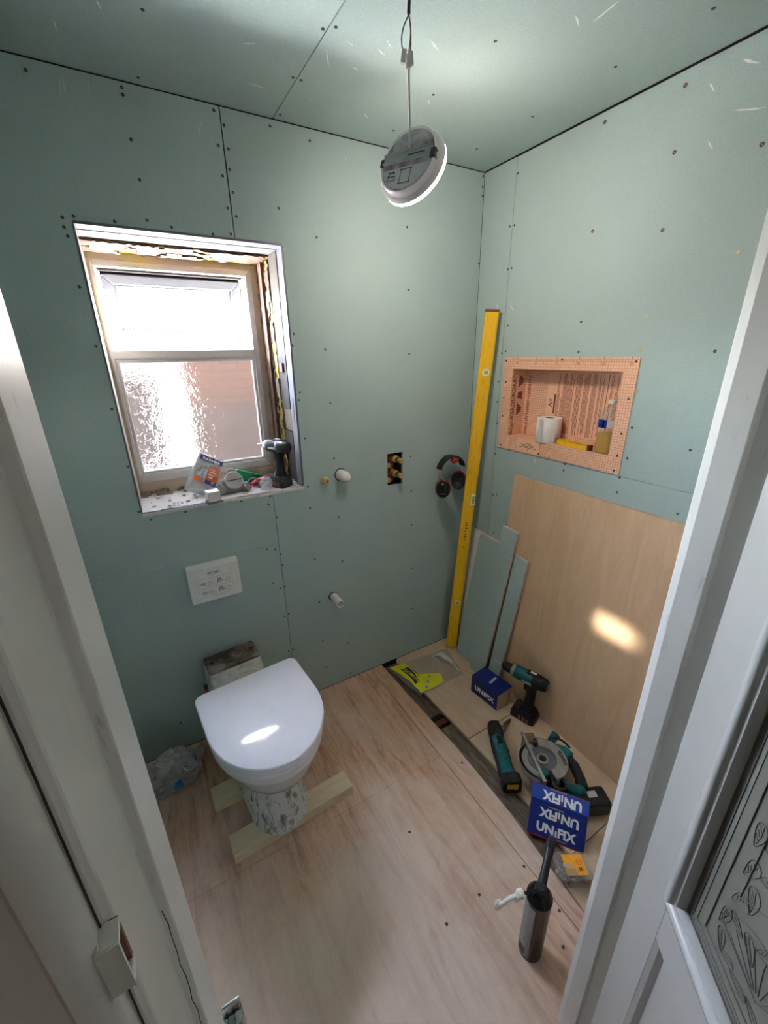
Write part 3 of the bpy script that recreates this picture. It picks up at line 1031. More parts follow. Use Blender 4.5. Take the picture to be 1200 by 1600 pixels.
fan(gx0 + 0.12, gz0 + 0.26, 0.06, 1.2, 3.4, 6)
for z in (0.25, 1.0, 1.7):
    bm = B()
    lathe(bm, [(0.005, -0.045), (0.006, -0.043), (0.006, 0.043), (0.005, 0.045)], 10)
    obj('hinge_knuckle', bm, M['dark_metal'], door, smooth=True, loc=(-0.004, DT + 0.004, z))

# ---- the hall behind the camera
wall_hall = struct('wall_hall', 'walls of the hall outside the doorway')
bxo('hall_wall', -2.75, -2.65, -3.2, -1.3, 0, H, M['paint_hall'], wall_hall)
bxo('hall_wall', 0.16, 0.26, -3.2, -1.3, 0, H, M['paint_hall'], wall_hall)
bxo('hall_wall', -2.75, 0.26, -3.3, -3.2, 0, H, M['paint_hall'], wall_hall)
bxo('hall_wall', -2.75, XL - 0.1, -1.4, -1.3, 0, H, M['paint_hall'], wall_hall)
hc = bxo('ceiling_hall', -2.75, 0.26, -3.3, YH + 0.01, H, H + 0.1, M['paint_hall'])
tag(hc, kind='structure')
hf = bxo('floor_hall', -2.75, 0.26, -3.3, -1.621, -0.1, 0, M['old_wood'])
tag(hf, kind='structure')

# ================================================================== WINDOW
w1 = struct('window_1', 'white window with an open top vent and obscure glass')
FY = 0.25


def ring(name, x0, x1, z0, z1, b, y0, y1, m, parent, bev=0.003):
    """rectangular frame of four mitred members; b = (left, right, bottom, top) widths"""
    bl, br, bb, bt = b
    o_ = [(x0, z0), (x1, z0), (x1, z1), (x0, z1)]
    i_ = [(x0 + bl, z0 + bb), (x1 - br, z0 + bb), (x1 - br, z1 - bt), (x0 + bl, z1 - bt)]
    for k in range(4):
        q = (k + 1) % 4
        bm = B()
        prism(bm, [o_[k], o_[q], i_[q], i_[k]], 'y', y0, y1)
        obj(name, bm, m, parent, bevel=bev, seg=2)


ring('subframe_member', WX0 + 0.001, -0.945, 1.10, 1.972, (0.012, 0.03, 0.055, 0.03), FY, FY + 0.09, M['cream'], w1, 0.002)
ring('frame_member', -1.512, -0.972, 1.155, 1.944, (0.013, 0.025, 0.034, 0.022), FY - 0.004, FY + 0.065, M['upvc'], w1)
# transom with a sloped top
bm = B()
prism(bm, [(FY - 0.004, 1.628), (FY - 0.004, 1.653), (FY + 0.010, 1.664), (FY + 0.065, 1.668), (FY + 0.065, 1.618), (FY + 0.01, 1.618)], 'x', -1.503, -0.985)
obj('transom', bm, M['upvc'], w1, bevel=0.002)
ring('glazing_bead', -1.5, -0.995, 1.187, 1.622, (0.012, 0.012, 0.012, 0.012), FY + 0.004, FY + 0.03, M['upvc'], w1, 0.003)
# lower obscure pane, with a faintly rippled surface
def pane_mesh(x0, x1, z0, z1, y, nx, nz, place):
    bm = B()
    bmesh.ops.create_grid(bm, x_segments=nx, y_segments=nz, size=0.5)
    for v in bm.verts:
        px, pz = x0 + (v.co.x + 0.5) * (x1 - x0), z0 + (v.co.y + 0.5) * (z1 - z0)
        h = 0.0010 * noise.noise(Vector((px * 46, pz * 46, y * 7))) + 0.0006 * noise.noise(Vector((px * 110, pz * 110, 3.1)))
        v.co = Vector(place(px, pz, h))
    return bm


obj('glass_pane', pane_mesh(-1.492, -1.003, 1.195, 1.614, FY + 0.03, 110, 96, lambda a, b, h: (a, FY + 0.03 + h, b)), M['obscure'], w1, smooth=True, autosmooth=180)
bxo('glazing_seal', -1.497, -0.998, FY + 0.031, FY + 0.036, 1.190, 1.194, M['seal'], w1)
bxo('glazing_seal', -0.9995, -0.9965, FY + 0.024, FY + 0.036, 1.194, 1.614, M['seal'], w1)
# the top vent: hinged at its head, swung outwards
vent = bpy.data.objects.new('vent_sash', None)
vent.location = (-1.25, FY + 0.045, 1.912)
vent.rotation_euler = (math.radians(27), 0, 0)
link(vent, w1)
VW, VH = 0.478, 0.232


def vring(name, w, h, cz, b, y0, y1, m, bev):
    o_ = [(-w / 2, cz - h / 2), (w / 2, cz - h / 2), (w / 2, cz + h / 2), (-w / 2, cz + h / 2)]
    i_ = [(-w / 2 + b, cz - h / 2 + b), (w / 2 - b, cz - h / 2 + b), (w / 2 - b, cz + h / 2 - b), (-w / 2 + b, cz + h / 2 - b)]
    for k in range(4):
        q = (k + 1) % 4
        bm = B()
        prism(bm, [o_[k], o_[q], i_[q], i_[k]], 'y', y0, y1)
        obj(name, bm, m, vent, bevel=bev)


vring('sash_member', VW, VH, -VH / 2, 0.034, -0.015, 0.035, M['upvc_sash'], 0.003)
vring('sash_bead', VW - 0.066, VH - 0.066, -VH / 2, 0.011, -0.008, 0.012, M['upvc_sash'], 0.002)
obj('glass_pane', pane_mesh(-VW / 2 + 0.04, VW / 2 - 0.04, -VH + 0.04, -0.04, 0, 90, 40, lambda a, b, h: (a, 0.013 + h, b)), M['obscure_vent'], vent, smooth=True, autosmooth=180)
bm = B()
box(bm, -0.012, 0.012, -0.024, -0.014, -VH + 0.008, -VH + 0.028)
tube(bm, [(0.0, -0.026, -VH + 0.018), (-0.03, -0.032, -VH + 0.015), (-0.085, -0.03, -VH + 0.014)], [0.007, 0.006, 0.004], 8)
obj('handle', bm, M['upvc'], vent, bevel=0.001)
bxo('head_seal', -1.495, -1.005, FY + 0.02, FY + 0.05, 1.914, 1.921, M['seal'], w1)
bm = B()
tube(bm, [(-1.004, FY + 0.05, 1.89), (-1.006, FY + 0.075, 1.85), (-1.008, FY + 0.12, 1.80)], 0.004, 6)
obj('friction_stay', bm, M['dark_metal'], w1)

# ---- reveal: bead, timber, torn plaster and foam, sill
bxo('reveal_lining', WX0 - 0.001, WX0 + 0.003, 0.06, 0.335, WZ0, WZ1 - 0.008, M['cream'], w1)
bxo('reveal_lining', WX0 + 0.003, WX1 + 0.011, 0.19, 0.335, 1.971, WZ1 + 0.011, M['foam'], w1)
bxo('reveal_lining', -0.948, WX1 + 0.011, 0.19, 0.335, WZ0, 1.971, M['foam'], w1)
bm = B()
box(bm, WX0 + 0.002, WX1 - 0.001, -0.0025, 0.055, WZ1 - 0.006, WZ1 + 0.002)
obj('reveal_bead', bm, M['white_trim'], w1, bevel=0.001)
bm = B()
box(bm, WX1 - 0.006, WX1 + 0.002, -0.0025, 0.058, WZ0 + 0.006, WZ1 - 0.007)
obj('reveal_bead', bm, M['white_trim'], w1, bevel=0.001)
bxo('reveal_bead', WX0 - 0.0015, WX0 + 0.004, -0.0025, 0.06, WZ0 + 0.003, WZ1 - 0.007, M['white_trim'], w1, bevel=0.001)
bxo('bead_slot', WX1 - 0.0068, WX1 - 0.0058, 0.018, 0.024, 1.37, 1.47, M['seal'], w1)
bxo('head_timber', WX0, WX1 + 0.01, 0.055, 0.185, WZ1 - 0.008, WZ1 + 0.011, M['head_timber'], w1)
for (z0, z1, dx, mm) in ((WZ0, 1.235, 0.004, M['brick']), (1.236, 1.33, 0.0, M['grey_timber']), (1.331, 1.42, 0.004, M['pine_grey']), (1.421, WZ1 - 0.009, 0.0, M['grey_timber'])):
    bxo('jamb_timber', WX1 - 0.009 + dx, WX1 + 0.011, 0.058, 0.186, z0, z1, mm, w1, bevel=0.002)
bxo('packer', WX1 - 0.018, WX1 - 0.006, 0.085, 0.115, 1.565, 1.60, M['wire_brown'], w1, bevel=0.002)


def rough_strip(name, nu, nv, place, amp, m, seed, cut=None):
    """knobbly torn surface, nu along, nv across"""
    bm = B()
    vs = [[bm.verts.new(place(i / nu, j / nv, amp * noise.fractal(Vector((i * 0.55 + seed, j * 0.6, seed * 1.7)), 1.0, 2.0, 4))) for j in range(nv + 1)] for i in range(nu + 1)]
    for i in range(nu):
        for j in range(nv):
            if cut and cut(i, j):
                continue
            bm.faces.new((vs[i][j], vs[i + 1][j], vs[i + 1][j + 1], vs[i][j + 1]))
    loose = [v for v in bm.verts if not v.link_faces]
    bmesh.ops.delete(bm, geom=loose, context='VERTS')
    # thickness
    geo = bmesh.ops.solidify(bm, geom=bm.faces[:], thickness=0.006)
    return obj(name, bm, m, w1, smooth=True, autosmooth=35)


# head: foam behind, torn plaster flakes in front
rough_strip('foam_strip', 60, 8, lambda a, b, h: (WX0 + a * 0.60, 0.15 + b * 0.11, 1.984 - 0.014 * b + h), 0.004, M['yellow_foam'], 3.0)
rough_strip('torn_plaster', 70, 9, lambda a, b, h: (WX0 + a * 0.585, 0.145 + b * 0.085, 1.981 - 0.014 * b + h), 0.005, M['foam'], 9.0,
            lambda i, j: noise.noise(Vector((i * 0.16, j * 0.35, 5.5))) > 0.16 + (0.35 if j < 4 else 0.0))
rough_strip('foam_strip', 80, 9, lambda a, b, h: (-0.927 - 0.020 * b + h, 0.158 + b * 0.10, 1.11 + a * 0.86), 0.006, M['yellow_foam'], 13.0)
rough_strip('torn_plaster', 90, 9, lambda a, b, h: (-0.930 - 0.021 * b + h, 0.158 + b * 0.10, 1.11 + a * 0.86), 0.006, M['foam'], 21.0,
            lambda i, j: noise.noise(Vector((i * 0.13, j * 0.4, 8.5))) > -0.08 - 0.2 * (i > 78))
rough_strip('torn_plaster', 90, 9, lambda a, b, h: (-0.931 - 0.021 * b + h, 0.158 + b * 0.10, 1.11 + a * 0.86), 0.005, M['grey_plaster'], 31.0,
            lambda i, j: noise.noise(Vector((i * 0.17, j * 0.45, 2.5))) > -0.22)
sillb = bxo('sill_board', WX0, WX1, -0.003, FY + 0.06, WZ0 - 0.012, WZ0, M['sill'], w1, bevel=0.0015)
rough_strip('torn_plaster', 50, 4, lambda a, b, h: (WX0 + 0.01 + a * 0.5, 0.205 + b * 0.045, 1.1055 + 0.012 * b + abs(h)), 0.006, M['grey_plaster'], 41.0,
            lambda i, j: noise.noise(Vector((i * 0.3, j * 0.7, 1.5))) > 0.1)
# rubble on the sill
rb = B()
random.seed(5)
for k in range(46):
    x, y = (WX0 + 0.03 + random.random() * 0.2, 0.0 + random.random() * 0.2) if k < 16 else ((-0.948 + random.random() * 0.026, 0.01 + random.random() * 0.10) if k < 34 else (-1.46 + random.random() * 0.10, 0.01 + 0.06 * random.random()))
    s = 0.002 + 0.0055 * random.random()
    r = bmesh.ops.create_icosphere(rb, subdivisions=1, radius=s)
    for v in r['verts']:
        v.co = Vector((v.co.x * 1.3, v.co.y, v.co.z * 0.7)) * (0.8 + 0.4 * random.random()) + Vector((x, y, WZ0 + s * 0.55))
o = obj('plaster_crumbs', rb, M['sill'])
tag(o, 'scattered crumbs of plaster lying on the window sill', 'rubble', kind='stuff')

# ================================================================== OUTSIDE
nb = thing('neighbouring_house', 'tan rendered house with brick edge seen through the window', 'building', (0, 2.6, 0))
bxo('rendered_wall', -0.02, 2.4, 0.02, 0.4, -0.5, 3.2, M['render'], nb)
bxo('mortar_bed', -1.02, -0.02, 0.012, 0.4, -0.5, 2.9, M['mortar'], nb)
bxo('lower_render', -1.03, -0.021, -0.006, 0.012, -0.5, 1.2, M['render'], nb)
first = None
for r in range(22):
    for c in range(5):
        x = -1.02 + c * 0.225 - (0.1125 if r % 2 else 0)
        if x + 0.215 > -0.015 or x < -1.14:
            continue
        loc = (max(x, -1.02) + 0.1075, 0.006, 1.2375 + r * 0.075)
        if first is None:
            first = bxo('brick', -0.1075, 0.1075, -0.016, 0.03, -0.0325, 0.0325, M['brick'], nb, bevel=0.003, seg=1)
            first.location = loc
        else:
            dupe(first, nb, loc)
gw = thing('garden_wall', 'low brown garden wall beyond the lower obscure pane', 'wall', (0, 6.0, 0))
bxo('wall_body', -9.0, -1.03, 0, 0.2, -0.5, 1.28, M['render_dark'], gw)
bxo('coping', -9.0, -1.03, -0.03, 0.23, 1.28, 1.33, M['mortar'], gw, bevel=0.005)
gd = bxo('ground_outside', -30, 30, 0.36, 40, -0.6, -0.5, M['ground'])
tag(gd, kind='structure')

# ================================================================== OBJECTS
def local(o, pts):
    bpy.context.view_layer.update()
    inv = o.matrix_world.inverted()
    return [inv @ Vector(p) for p in pts]


# ---- hanging LED lamp
LP = Vector((-0.745, -0.562, 2.067))
LN = Vector((0.84, 0.40, -0.38)).normalized()      # the way it shines
zb = -LN
xb = (_R - zb * _R.dot(zb)).normalized()
yb = zb.cross(xb)
xb, yb = (math.cos(0.27) * xb - math.sin(0.27) * yb), (math.sin(0.27) * xb + math.cos(0.27) * yb)
lamp = thing('hanging_lamp', 'round LED light dangling from the ceiling by its cable', 'light', LP)
lamp.rotation_euler = Matrix(((xb.x, yb.x, zb.x), (xb.y, yb.y, zb.y), (xb.z, yb.z, zb.z))).to_euler()
LR = 0.090
bm = B()
lathe(bm, [(0.0, 0.026), (LR * 0.83, 0.026), (LR * 0.865, 0.029), (LR * 0.885, 0.0275), (LR * 0.905, 0.011), (LR * 0.97, 0.009), (LR, 0.005), (LR, 0.0)], 48, cap=False)
obj('housing', bm, M['lamp_rim'], lamp, smooth=True, autosmooth=50)
bm = B()
lathe(bm, [(0.0, 0.0275), (LR * 0.81, 0.0275), (LR * 0.82, 0.0265)], 48, cap=False)
obj('back_plate', bm, M['lamp_back'], lamp, smooth=True)
bm = B()
lathe(bm, [(LR * 0.995, -0.0002), (LR * 0.985, -0.010), (LR * 0.90, -0.017), (LR * 0.6, -0.022), (0.0, -0.024)], 48, cap=False)
obj('diffuser', bm, M['lamp_glow'], lamp, smooth=True, autosmooth=70)
bm = B()
arc_ = [(LR * 0.8 * math.cos(a), LR * 0.8 * math.sin(a)) for a in [PI + 0.25 + k / 20 * (PI - 0.5) for k in range(21)]]
prism(bm, arc_, 'z', 0.0272, 0.0279)
obj('rating_plate', bm, M['lamp_plate'], lamp)
bm = B()
box(bm, -0.070, 0.066, -0.004, 0.018, 0.028, 0.031)
box(bm, -0.070, 0.066, -0.004, -0.002, 0.028, 0.036)
box(bm, -0.070, 0.066, 0.016, 0.018, 0.028, 0.036)
obj('bracket', bm, M['lamp_bracket'], lamp, bevel=0.0006, seg=1)
bxo('bracket_slot', 0.0, 0.05, 0.006, 0.009, 0.0311, 0.0314, M['seal'], lamp)
bxo('bracket_clip', 0.066, 0.080, -0.012, 0.010, 0.012, 0.032, M['dark_metal'], lamp, bevel=0.001)
bxo('bracket_clip', -0.080, -0.070, -0.006, 0.012, 0.012, 0.032, M['dark_metal'], lamp, bevel=0.001)
bm = B()
for (x0, x1, y0, y1) in ((-0.012, 0.018, -0.024, -0.0228), (-0.012, 0.018, -0.0582, -0.057), (-0.012, -0.0108, -0.058, -0.023), (0.0168, 0.018, -0.058, -0.023)):
    box(bm, x0, x1, y0, y1, 0.0278, 0.0288)
obj('terminal_window', bm, M['seal'], lamp)
bm = B()
for (x0, x1, yy, hh) in ((-0.048, -0.040, -0.029, 0.005), (-0.037, -0.030, -0.029, 0.005), (-0.050, -0.044, -0.038, 0.006), (-0.042, -0.026, -0.038, 0.003), (-0.052, -0.024, -0.044, 0.0012), (-0.050, -0.026, -0.048, 0.0012)):
    box(bm, x0, x1, yy, yy + hh, 0.0279, 0.0282)
obj('rating_print', bm, M['black_print'], lamp)
for (x, y) in ((-0.012, -0.024), (0.018, -0.024), (-0.012, -0.057), (0.018, -0.057)):
    bm = B()
    lathe(bm, [(0.002, 0.0276), (0.002, 0.0292), (0.001, 0.0296)], 8)
    obj('terminal_screw', bm, M['screw'], lamp, loc=(x, y, 0))
# cables in world space, brought into the lamp's frame
top = Vector((-0.815, -0.655, H + 0.004))
joint = Vector((-0.790, -0.610, 2.252))
entry = LP + yb * 0.026 + zb * 0.029
neck = joint + Vector((-0.004, -0.006, 0.062))
bm = B()
tube(bm, local(lamp, bez(top, top + Vector((0.002, 0.0, -0.04)), neck + Vector((0, 0, 0.05)), neck, 8)), 0.0038, 8)
obj('ceiling_cable', bm, M['cable_black'], lamp, smooth=True)
for (dx, mm, ex) in ((-0.010, 'wire_blue', -0.012), (0.003, 'wire_brown', 0.004), (0.006, 'wire_brown', 0.0)):
    bm = B()
    e = joint + _R * ex + Vector((0, 0, 0.004))
    tube(bm, local(lamp, bez(neck, neck + _R * dx * 0.6 + Vector((0, 0, -0.012)), e + _R * dx * 1.2 + Vector((0, 0, 0.03)), e, 8)), 0.0014, 6)
    obj('wire', bm, M[mm], lamp, smooth=True)
for (dx, dz, a) in ((-0.011, -0.004, 0.15), (0.0, -0.012, 0.05), (0.005, -0.008, -0.1)):
    bm = B()
    box(bm, -0.0055, 0.0055, -0.0045, 0.0045, -0.012, 0.012)
    p = local(lamp, [joint + _R * dx + Vector((0, 0, dz))])[0]
    q = lamp.matrix_world.to_quaternion().inverted() @ (Matrix.Rotation(-YAW, 4, 'Z') @ Matrix.Rotation(a, 4, 'Y')).to_quaternion()
    o = obj('connector', bm, M['connector'], lamp, bevel=0.0012, loc=p)
    o.rotation_euler = q.to_euler()
bm = B()
tube(bm, local(lamp, bez(joint + Vector((0.002, 0.002, -0.01)), joint + Vector((0.004, 0.006, -0.06)), entry + Vector((0, 0, 0.06)), entry, 12)), 0.0026, 8)
obj('lamp_cable', bm, M['cable_grey'], lamp, smooth=True)

# ---- shower niche
NC = Vector((0.0, -0.505, 1.40))
niche = thing('shower_niche', 'orange foam shower niche with printed grid set into the right wall', 'niche', NC)
NY0, NY1, NZ0, NZ1 = -0.251, 0.249, -0.135, 0.157     # inner opening, local y z
bm = B()
grid_panel(bm, -0.302, 0.301, -0.197, 0.205, [(NY0, NY1, NZ0, NZ1)], lambda u, v, d: (-0.0035 + d, u, v), 0.0033)
obj('flange', bm, M['niche'], niche)
ND = 0.088
bxo('back', ND, ND + 0.008, NY0 - 0.004, NY1 + 0.004, NZ0 - 0.004, NZ1 + 0.004, M['niche'], niche)
bxo('side', 0.0, ND, NY1, NY1 + 0.003, NZ0, NZ1, M['niche'], niche)
bxo('side', 0.0, ND, NY0 - 0.003, NY0, NZ0, NZ1, M['niche'], niche)
bxo('shelf_bottom', 0.0, ND, NY0, NY1, NZ0 - 0.003, NZ0, M['niche'], niche)
bxo('niche_top', 0.0, ND, NY0, NY1, NZ1, NZ1 + 0.003, M['niche'], niche)
# printing: vertical maker's lettering, logo, approval panel and scale numbers
obj('lettering', text_bm('Schlüter-KERDI-BOARD', 0.031, basis((0.018, NY1 - 0.0004, NZ0 + 0.118), (0, 0, 1), (-1, 0, 0)), offset=0.0005), M['brown_print'], niche)
obj('lettering', text_bm('www.schlueter-systems', 0.030, basis((ND - 0.0004, NY1 - 0.022, NZ0 + 0.118), (0, 0, 1), (0, 1, 0)), offset=0.0003), M['maroon_print'], niche)
for k in range(3):
    bm = B()
    z = NZ0 + 0.115 + k * 0.062
    w0, w1_ = (0.026, 0.014) if k % 2 == 0 else (0.014, 0.026)
    pts = [(0.042, z - w0), (0.046, z - w0), (0.070, z - w1_ * 0.7), (0.070, z + w1_ * 0.7), (0.046, z + w0), (0.042, z + w0)]
    prism(bm, pts, 'y', NY1 - 0.0008, NY1 - 0.0002)
    obj('logo_block', bm, M['brown_print'], niche)
bxo('approval_panel', ND - 0.001, ND, NY0 + 0.004, NY0 + 0.335, NZ0 + 0.028, NZ1 - 0.012, M['niche_plain'], niche)
bxo('approval_panel', ND - 0.001, ND, NY0 + 0.335, NY0 + 0.375, NZ0 + 0.06, NZ1 - 0.012, M['niche_plain'], niche)
bxo('blank_patch', -0.0043, -0.0034, 0.06, 0.185, -0.194, -0.140, M['niche_plain'], niche)
bxo('blank_patch', -0.0043, -0.0034, 0.235, 0.252, -0.197, -0.135, M['niche_plain'], niche)
bm = B()
random.seed(11)
yy = NY0 + 0.012
while yy < NY0 + 0.325:
    z = NZ0 + 0.032
    big = random.random() < 0.12
    if not big:
        lim = NZ1 - 0.016 - (0.10 * random.random() if random.random() < 0.4 else 0)
        z += 0.08 * random.random() if random.random() < 0.4 else 0
        while z < lim:
            ln = 0.006 + 0.016 * random.random()
            box(bm, ND - 0.0016, ND - 0.0011, yy, yy + 0.0022, z, min(z + ln, lim))
            z += ln + 0.002
    yy += 0.0052 if random.random() < 0.85 else 0.014
for y in (NY0 + 0.10, NY0 + 0.165, NY0 + 0.23, NY0 + 0.29):
    box(bm, ND - 0.0016, ND - 0.0011, y, y + 0.0009, NZ0 + 0.03, NZ1 - 0.014)
obj('fine_print', bm, M['maroon_print'], niche)
obj('approval_mark', text_bm('A+', 0.030, basis((ND - 0.0012, NY0 + 0.352, NZ0 + 0.155), (0, 0, 1), (0, 1, 0)), offset=0.0006), M['brown_print'], niche)
bxo('approval_mark', ND - 0.0016, ND - 0.001, NY0 + 0.328, NY0 + 0.337, NZ0 + 0.11, NZ0 + 0.19, M['brown_print'], niche)
bm = B()
for k, s in enumerate(('20', '10', '0', '10', '20', '30')):
    y = 0.225 - k * 0.1
    text_bm(s, 0.013, basis((-0.0037, y, 0.183), (0, 1, 0), (0, 0, -1)), bm=bm)
    box(bm, -0.0044, -0.0036, y - 0.0006, y + 0.0006, 0.196, 0.205)
box(bm, -0.0044, -0.0036, -0.28, 0.22, 0.1905, 0.1913)
box(bm, -0.0044, -0.0036, -0.0006, 0.0006, -0.197, -0.188)
for (y0, y1, z0) in ((0.105, 0.140, -0.155), (0.085, 0.160, -0.162), (0.095, 0.150, -0.168), (0.075, 0.168, -0.173)):
    box(bm, -0.0048, -0.0042, y0, y1, z0, z0 + 0.0022)
text_bm('CE', 0.009, basis((-0.0045, 0.122, -0.183), (0, -1, 0), (0, 0, 1)), bm=bm)
obj('scale_numbers', bm, M['brown_print'], niche)
first = None
for (y, z) in ((0.291, 0.19), (0.283, 0.10), (0.288, 0.03), (0.286, -0.05), (0.282, -0.185), (0.06, -0.188), (-0.29, 0.19), (-0.287, 0.07), (-0.285, -0.05), (-0.285, -0.13), (-0.282, -0.185), (0.0, 0.196)):
    if first is None:
        bm = B()
        lathe(bm, [(0.0042, 0.0), (0.004, 0.0008), (0.0015, 0.001)], 10)
        first = obj('screw', bm, M['screw'], niche, loc=(-0.0035, y, z), rot=(0, -PI / 2, 0))
    else:
        dupe(first, niche, (-0.0035, y, z), (0, -PI / 2, 0))

# ---- things standing in the niche
NB = 1.2651
tr_ = thing('toilet_roll', 'white toilet roll standing in the orange niche', 'toilet roll', (0.034, -0.452, NB))
bm = B()
lathe(bm, [(0.020, 0.0), (0.048, 0.0), (0.050, 0.003), (0.050, 0.097), (0.048, 0.1), (0.020, 0.1), (0.020, 0.0)], 36, cap=False)
obj('paper', bm, M['tissue'], tr_, smooth=True)
bm = B()
lathe(bm, [(0.0196, 0.001), (0.0196, 0.0985), (0.0182, 0.0985), (0.0182, 0.001), (0.0196, 0.001)], 24, cap=False)
obj('card_core', bm, M['card_core'], tr_, smooth=True)
bm = B()
lathe(bm, [(0.0, 0.001), (0.0182, 0.001)], 24, cap=False)
obj('core_shadow', bm, M['card_core'], tr_)
bm = B()
pts = [Vector((0.0512 * math.cos(a), 0.0512 * math.sin(a), 0)) for a in [math.radians(170 + k * 6) for k in range(5)]]
loft(bm, [[p + Vector((0, 0, 0.002)) for p in pts], [p + Vector((0, 0, 0.098)) for p in pts]], cap=False, closed=False)
bmesh.ops.solidify(bm, geom=bm.faces[:], thickness=0.0008)
obj('loose_sheet', bm, M['tissue'], tr_, smooth=True)

yl = thing('yellow_ruler_level', 'short yellow bar level lying in the niche beside the bottle', 'level', (0.020, -0.588, NB), (0, 0, math.radians(-4)))
bxo('body', -0.011, 0.011, -0.074, 0.074, 0.0, 0.021, M['yellow_level'], yl, bevel=0.0015)
bxo('end_cap', -0.0114, 0.0114, -0.085, -0.074, -0.0, 0.0215, M['maroon_plastic'], yl, bevel=0.0015)
bxo('end_cap', -0.0114, 0.0114, 0.074, 0.077, -0.0, 0.0215, M['maroon_plastic'], yl, bevel=0.001)
bxo('red_line', -0.0113, -0.0108, -0.073, 0.073, 0.0188, 0.0198, M['maroon_plastic'], yl)
bxo('dust_ridge', -0.004, 0.005, -0.03, 0.068, 0.021, 0.0235, M['yellow_dust'], yl, bevel=0.001)

bt = thing('drink_bottle', 'clear plastic bottle half full of yellow liquid in the niche', 'bottle', (0.036, -0.7145, NB))
BR = 0.037
prof = [(0.022, 0.0), (BR * 0.96, 0.003), (BR, 0.012), (BR, 0.03), (BR * 0.96, 0.045), (BR, 0.06), (BR, 0.085), (BR * 0.97, 0.092), (BR * 0.97, 0.125), (BR, 0.13),
        (BR * 0.9, 0.148), (BR * 0.62, 0.165), (0.0125, 0.174), (0.0125, 0.182)]
bm = B()
lathe(bm, prof, 32, cap=False)
obj('shell', bm, M['pet'], bt, smooth=True, autosmooth=60)
bm = B()
lathe(bm, [(0.0, 0.002)] + [(r - 0.0012, max(z, 0.003)) for r, z in prof[:6]] + [(BR - 0.0012, 0.072), (0.0, 0.072)], 32, cap=False)
obj('liquid', bm, M['liquid'], bt, smooth=True, autosmooth=60)
bm = B()
for (a0, a1, mname) in ((120, 200, 'blue_label'), (200, 330, 'white_print'), (80, 120, 'white_print')):
    bm = B()
    rr = BR * 0.985
    ps = [(rr * math.cos(math.radians(a0 + (a1 - a0) * k / 10)), rr * math.sin(math.radians(a0 + (a1 - a0) * k / 10))) for k in range(11)]
    loft(bm, [[Vector((p[0], p[1], 0.094)) for p in ps], [Vector((p[0], p[1], 0.124)) for p in ps]], cap=False, closed=False)
    bmesh.ops.solidify(bm, geom=bm.faces[:], thickness=0.0005)
    obj('label', bm, M[mname], bt, smooth=True)
bm = B()
lathe(bm, [(0.0, 0.192), (0.0135, 0.192), (0.0142, 0.190), (0.0142, 0.180), (0.0, 0.180)], 20, cap=False)
obj('cap', bm, M['white_plastic'], bt, smooth=True)

# ---- long yellow level in the corner
B0, T0 = Vector((-0.128, -0.082, 0.0)), Vector((-0.052, -0.155, 1.80))
ax = (T0 - B0).normalized()
wx = Vector((0.80, -0.60, 0))
wx = (wx - ax * wx.dot(ax)).normalized()
ny = ax.cross(wx).normalized()          # points away from the camera
lvl = thing('spirit_level', 'long yellow spirit level standing upright in the corner', 'level', B0)
lvl.rotation_euler = Matrix(((wx.x, ny.x, ax.x), (wx.y, ny.y, ax.y), (wx.z, ny.z, ax.z))).to_euler()
LW, LT, LL = 0.058, 0.026, 1.80
bm = B()
prism(bm, [(-LW / 2, -LT / 2), (LW / 2, -LT / 2), (LW / 2, LT / 2), (-LW / 2, LT / 2)], 'z', 0.012, LL - 0.006)
obj('body', bm, M['yellow_level'], lvl, bevel=0.002)
for x in (-LW / 2 + 0.006, LW / 2 - 0.010):
    bxo('rib', x, x + 0.004, -LT / 2 - 0.0015, -LT / 2 + 0.001, 0.02, LL - 0.02, M['yellow_level'], lvl, bevel=0.0006, seg=1)
bxo('end_cap', -LW / 2 - 0.001, LW / 2 + 0.001, -LT / 2 - 0.001, LT / 2 + 0.001, LL - 0.006, LL + 0.004, M['wire_brown'], lvl, bevel=0.001)
bxo('end_cap', -LW / 2 - 0.001, LW / 2 + 0.001, -LT / 2 - 0.001, LT / 2 + 0.001, 0.006, 0.013, M['yellow_dust'], lvl, bevel=0.001)
for zz in (0.175 * LL, 0.858 * LL):
    bm = B()
    lathe(bm, [(0.0, 0.0), (0.0155, 0.0), (0.0165, 0.0012), (0.0165, 0.003), (0.0, 0.003)], 24, Matrix.Translation((0.004, -LT / 2, zz)) @ Matrix.Rotation(PI / 2, 4, 'X'))
    v_ = obj('vial_ring', bm, M['white_plastic'], lvl, smooth=True)
    bm = B()
    box(bm, -0.005, 0.013, -LT / 2 - 0.0045, -LT / 2 - 0.0028, zz - 0.0085, zz + 0.0085)
    obj('vial', bm, M['vial'], v_, bevel=0.0012)
    bxo('vial_line', -0.005, 0.013, -LT / 2 - 0.005, -LT / 2 - 0.0044, zz - 0.0008, zz + 0.0008, M['black_print'], v_)
zz = 0.517 * LL
v_ = bxo('vial_block', 0.008, LW / 2 + 0.001, -LT / 2 - 0.003, LT / 2 - 0.004, zz - 0.03, zz + 0.03, M['white_plastic'], lvl, bevel=0.003)
bxo('vial', 0.013, LW / 2 - 0.003, -LT / 2 - 0.0045, -LT / 2 - 0.0025, zz - 0.021, zz + 0.021, M['vial'], v_, bevel=0.001)
bxo('vial_line', 0.013, LW / 2 - 0.003, -LT / 2 - 0.005, -LT / 2 - 0.0044, zz - 0.001, zz + 0.001, M['black_print'], v_)
bm = B()
for k, z in enumerate((0.80, 0.785, 0.77, 0.752, 0.735, 0.72, 0.705, 0.66)):
    box(bm, -0.004, 0.003 + 0.003 * (k % 3), -LT / 2 - 0.0006, -LT / 2, z, z + 0.006)
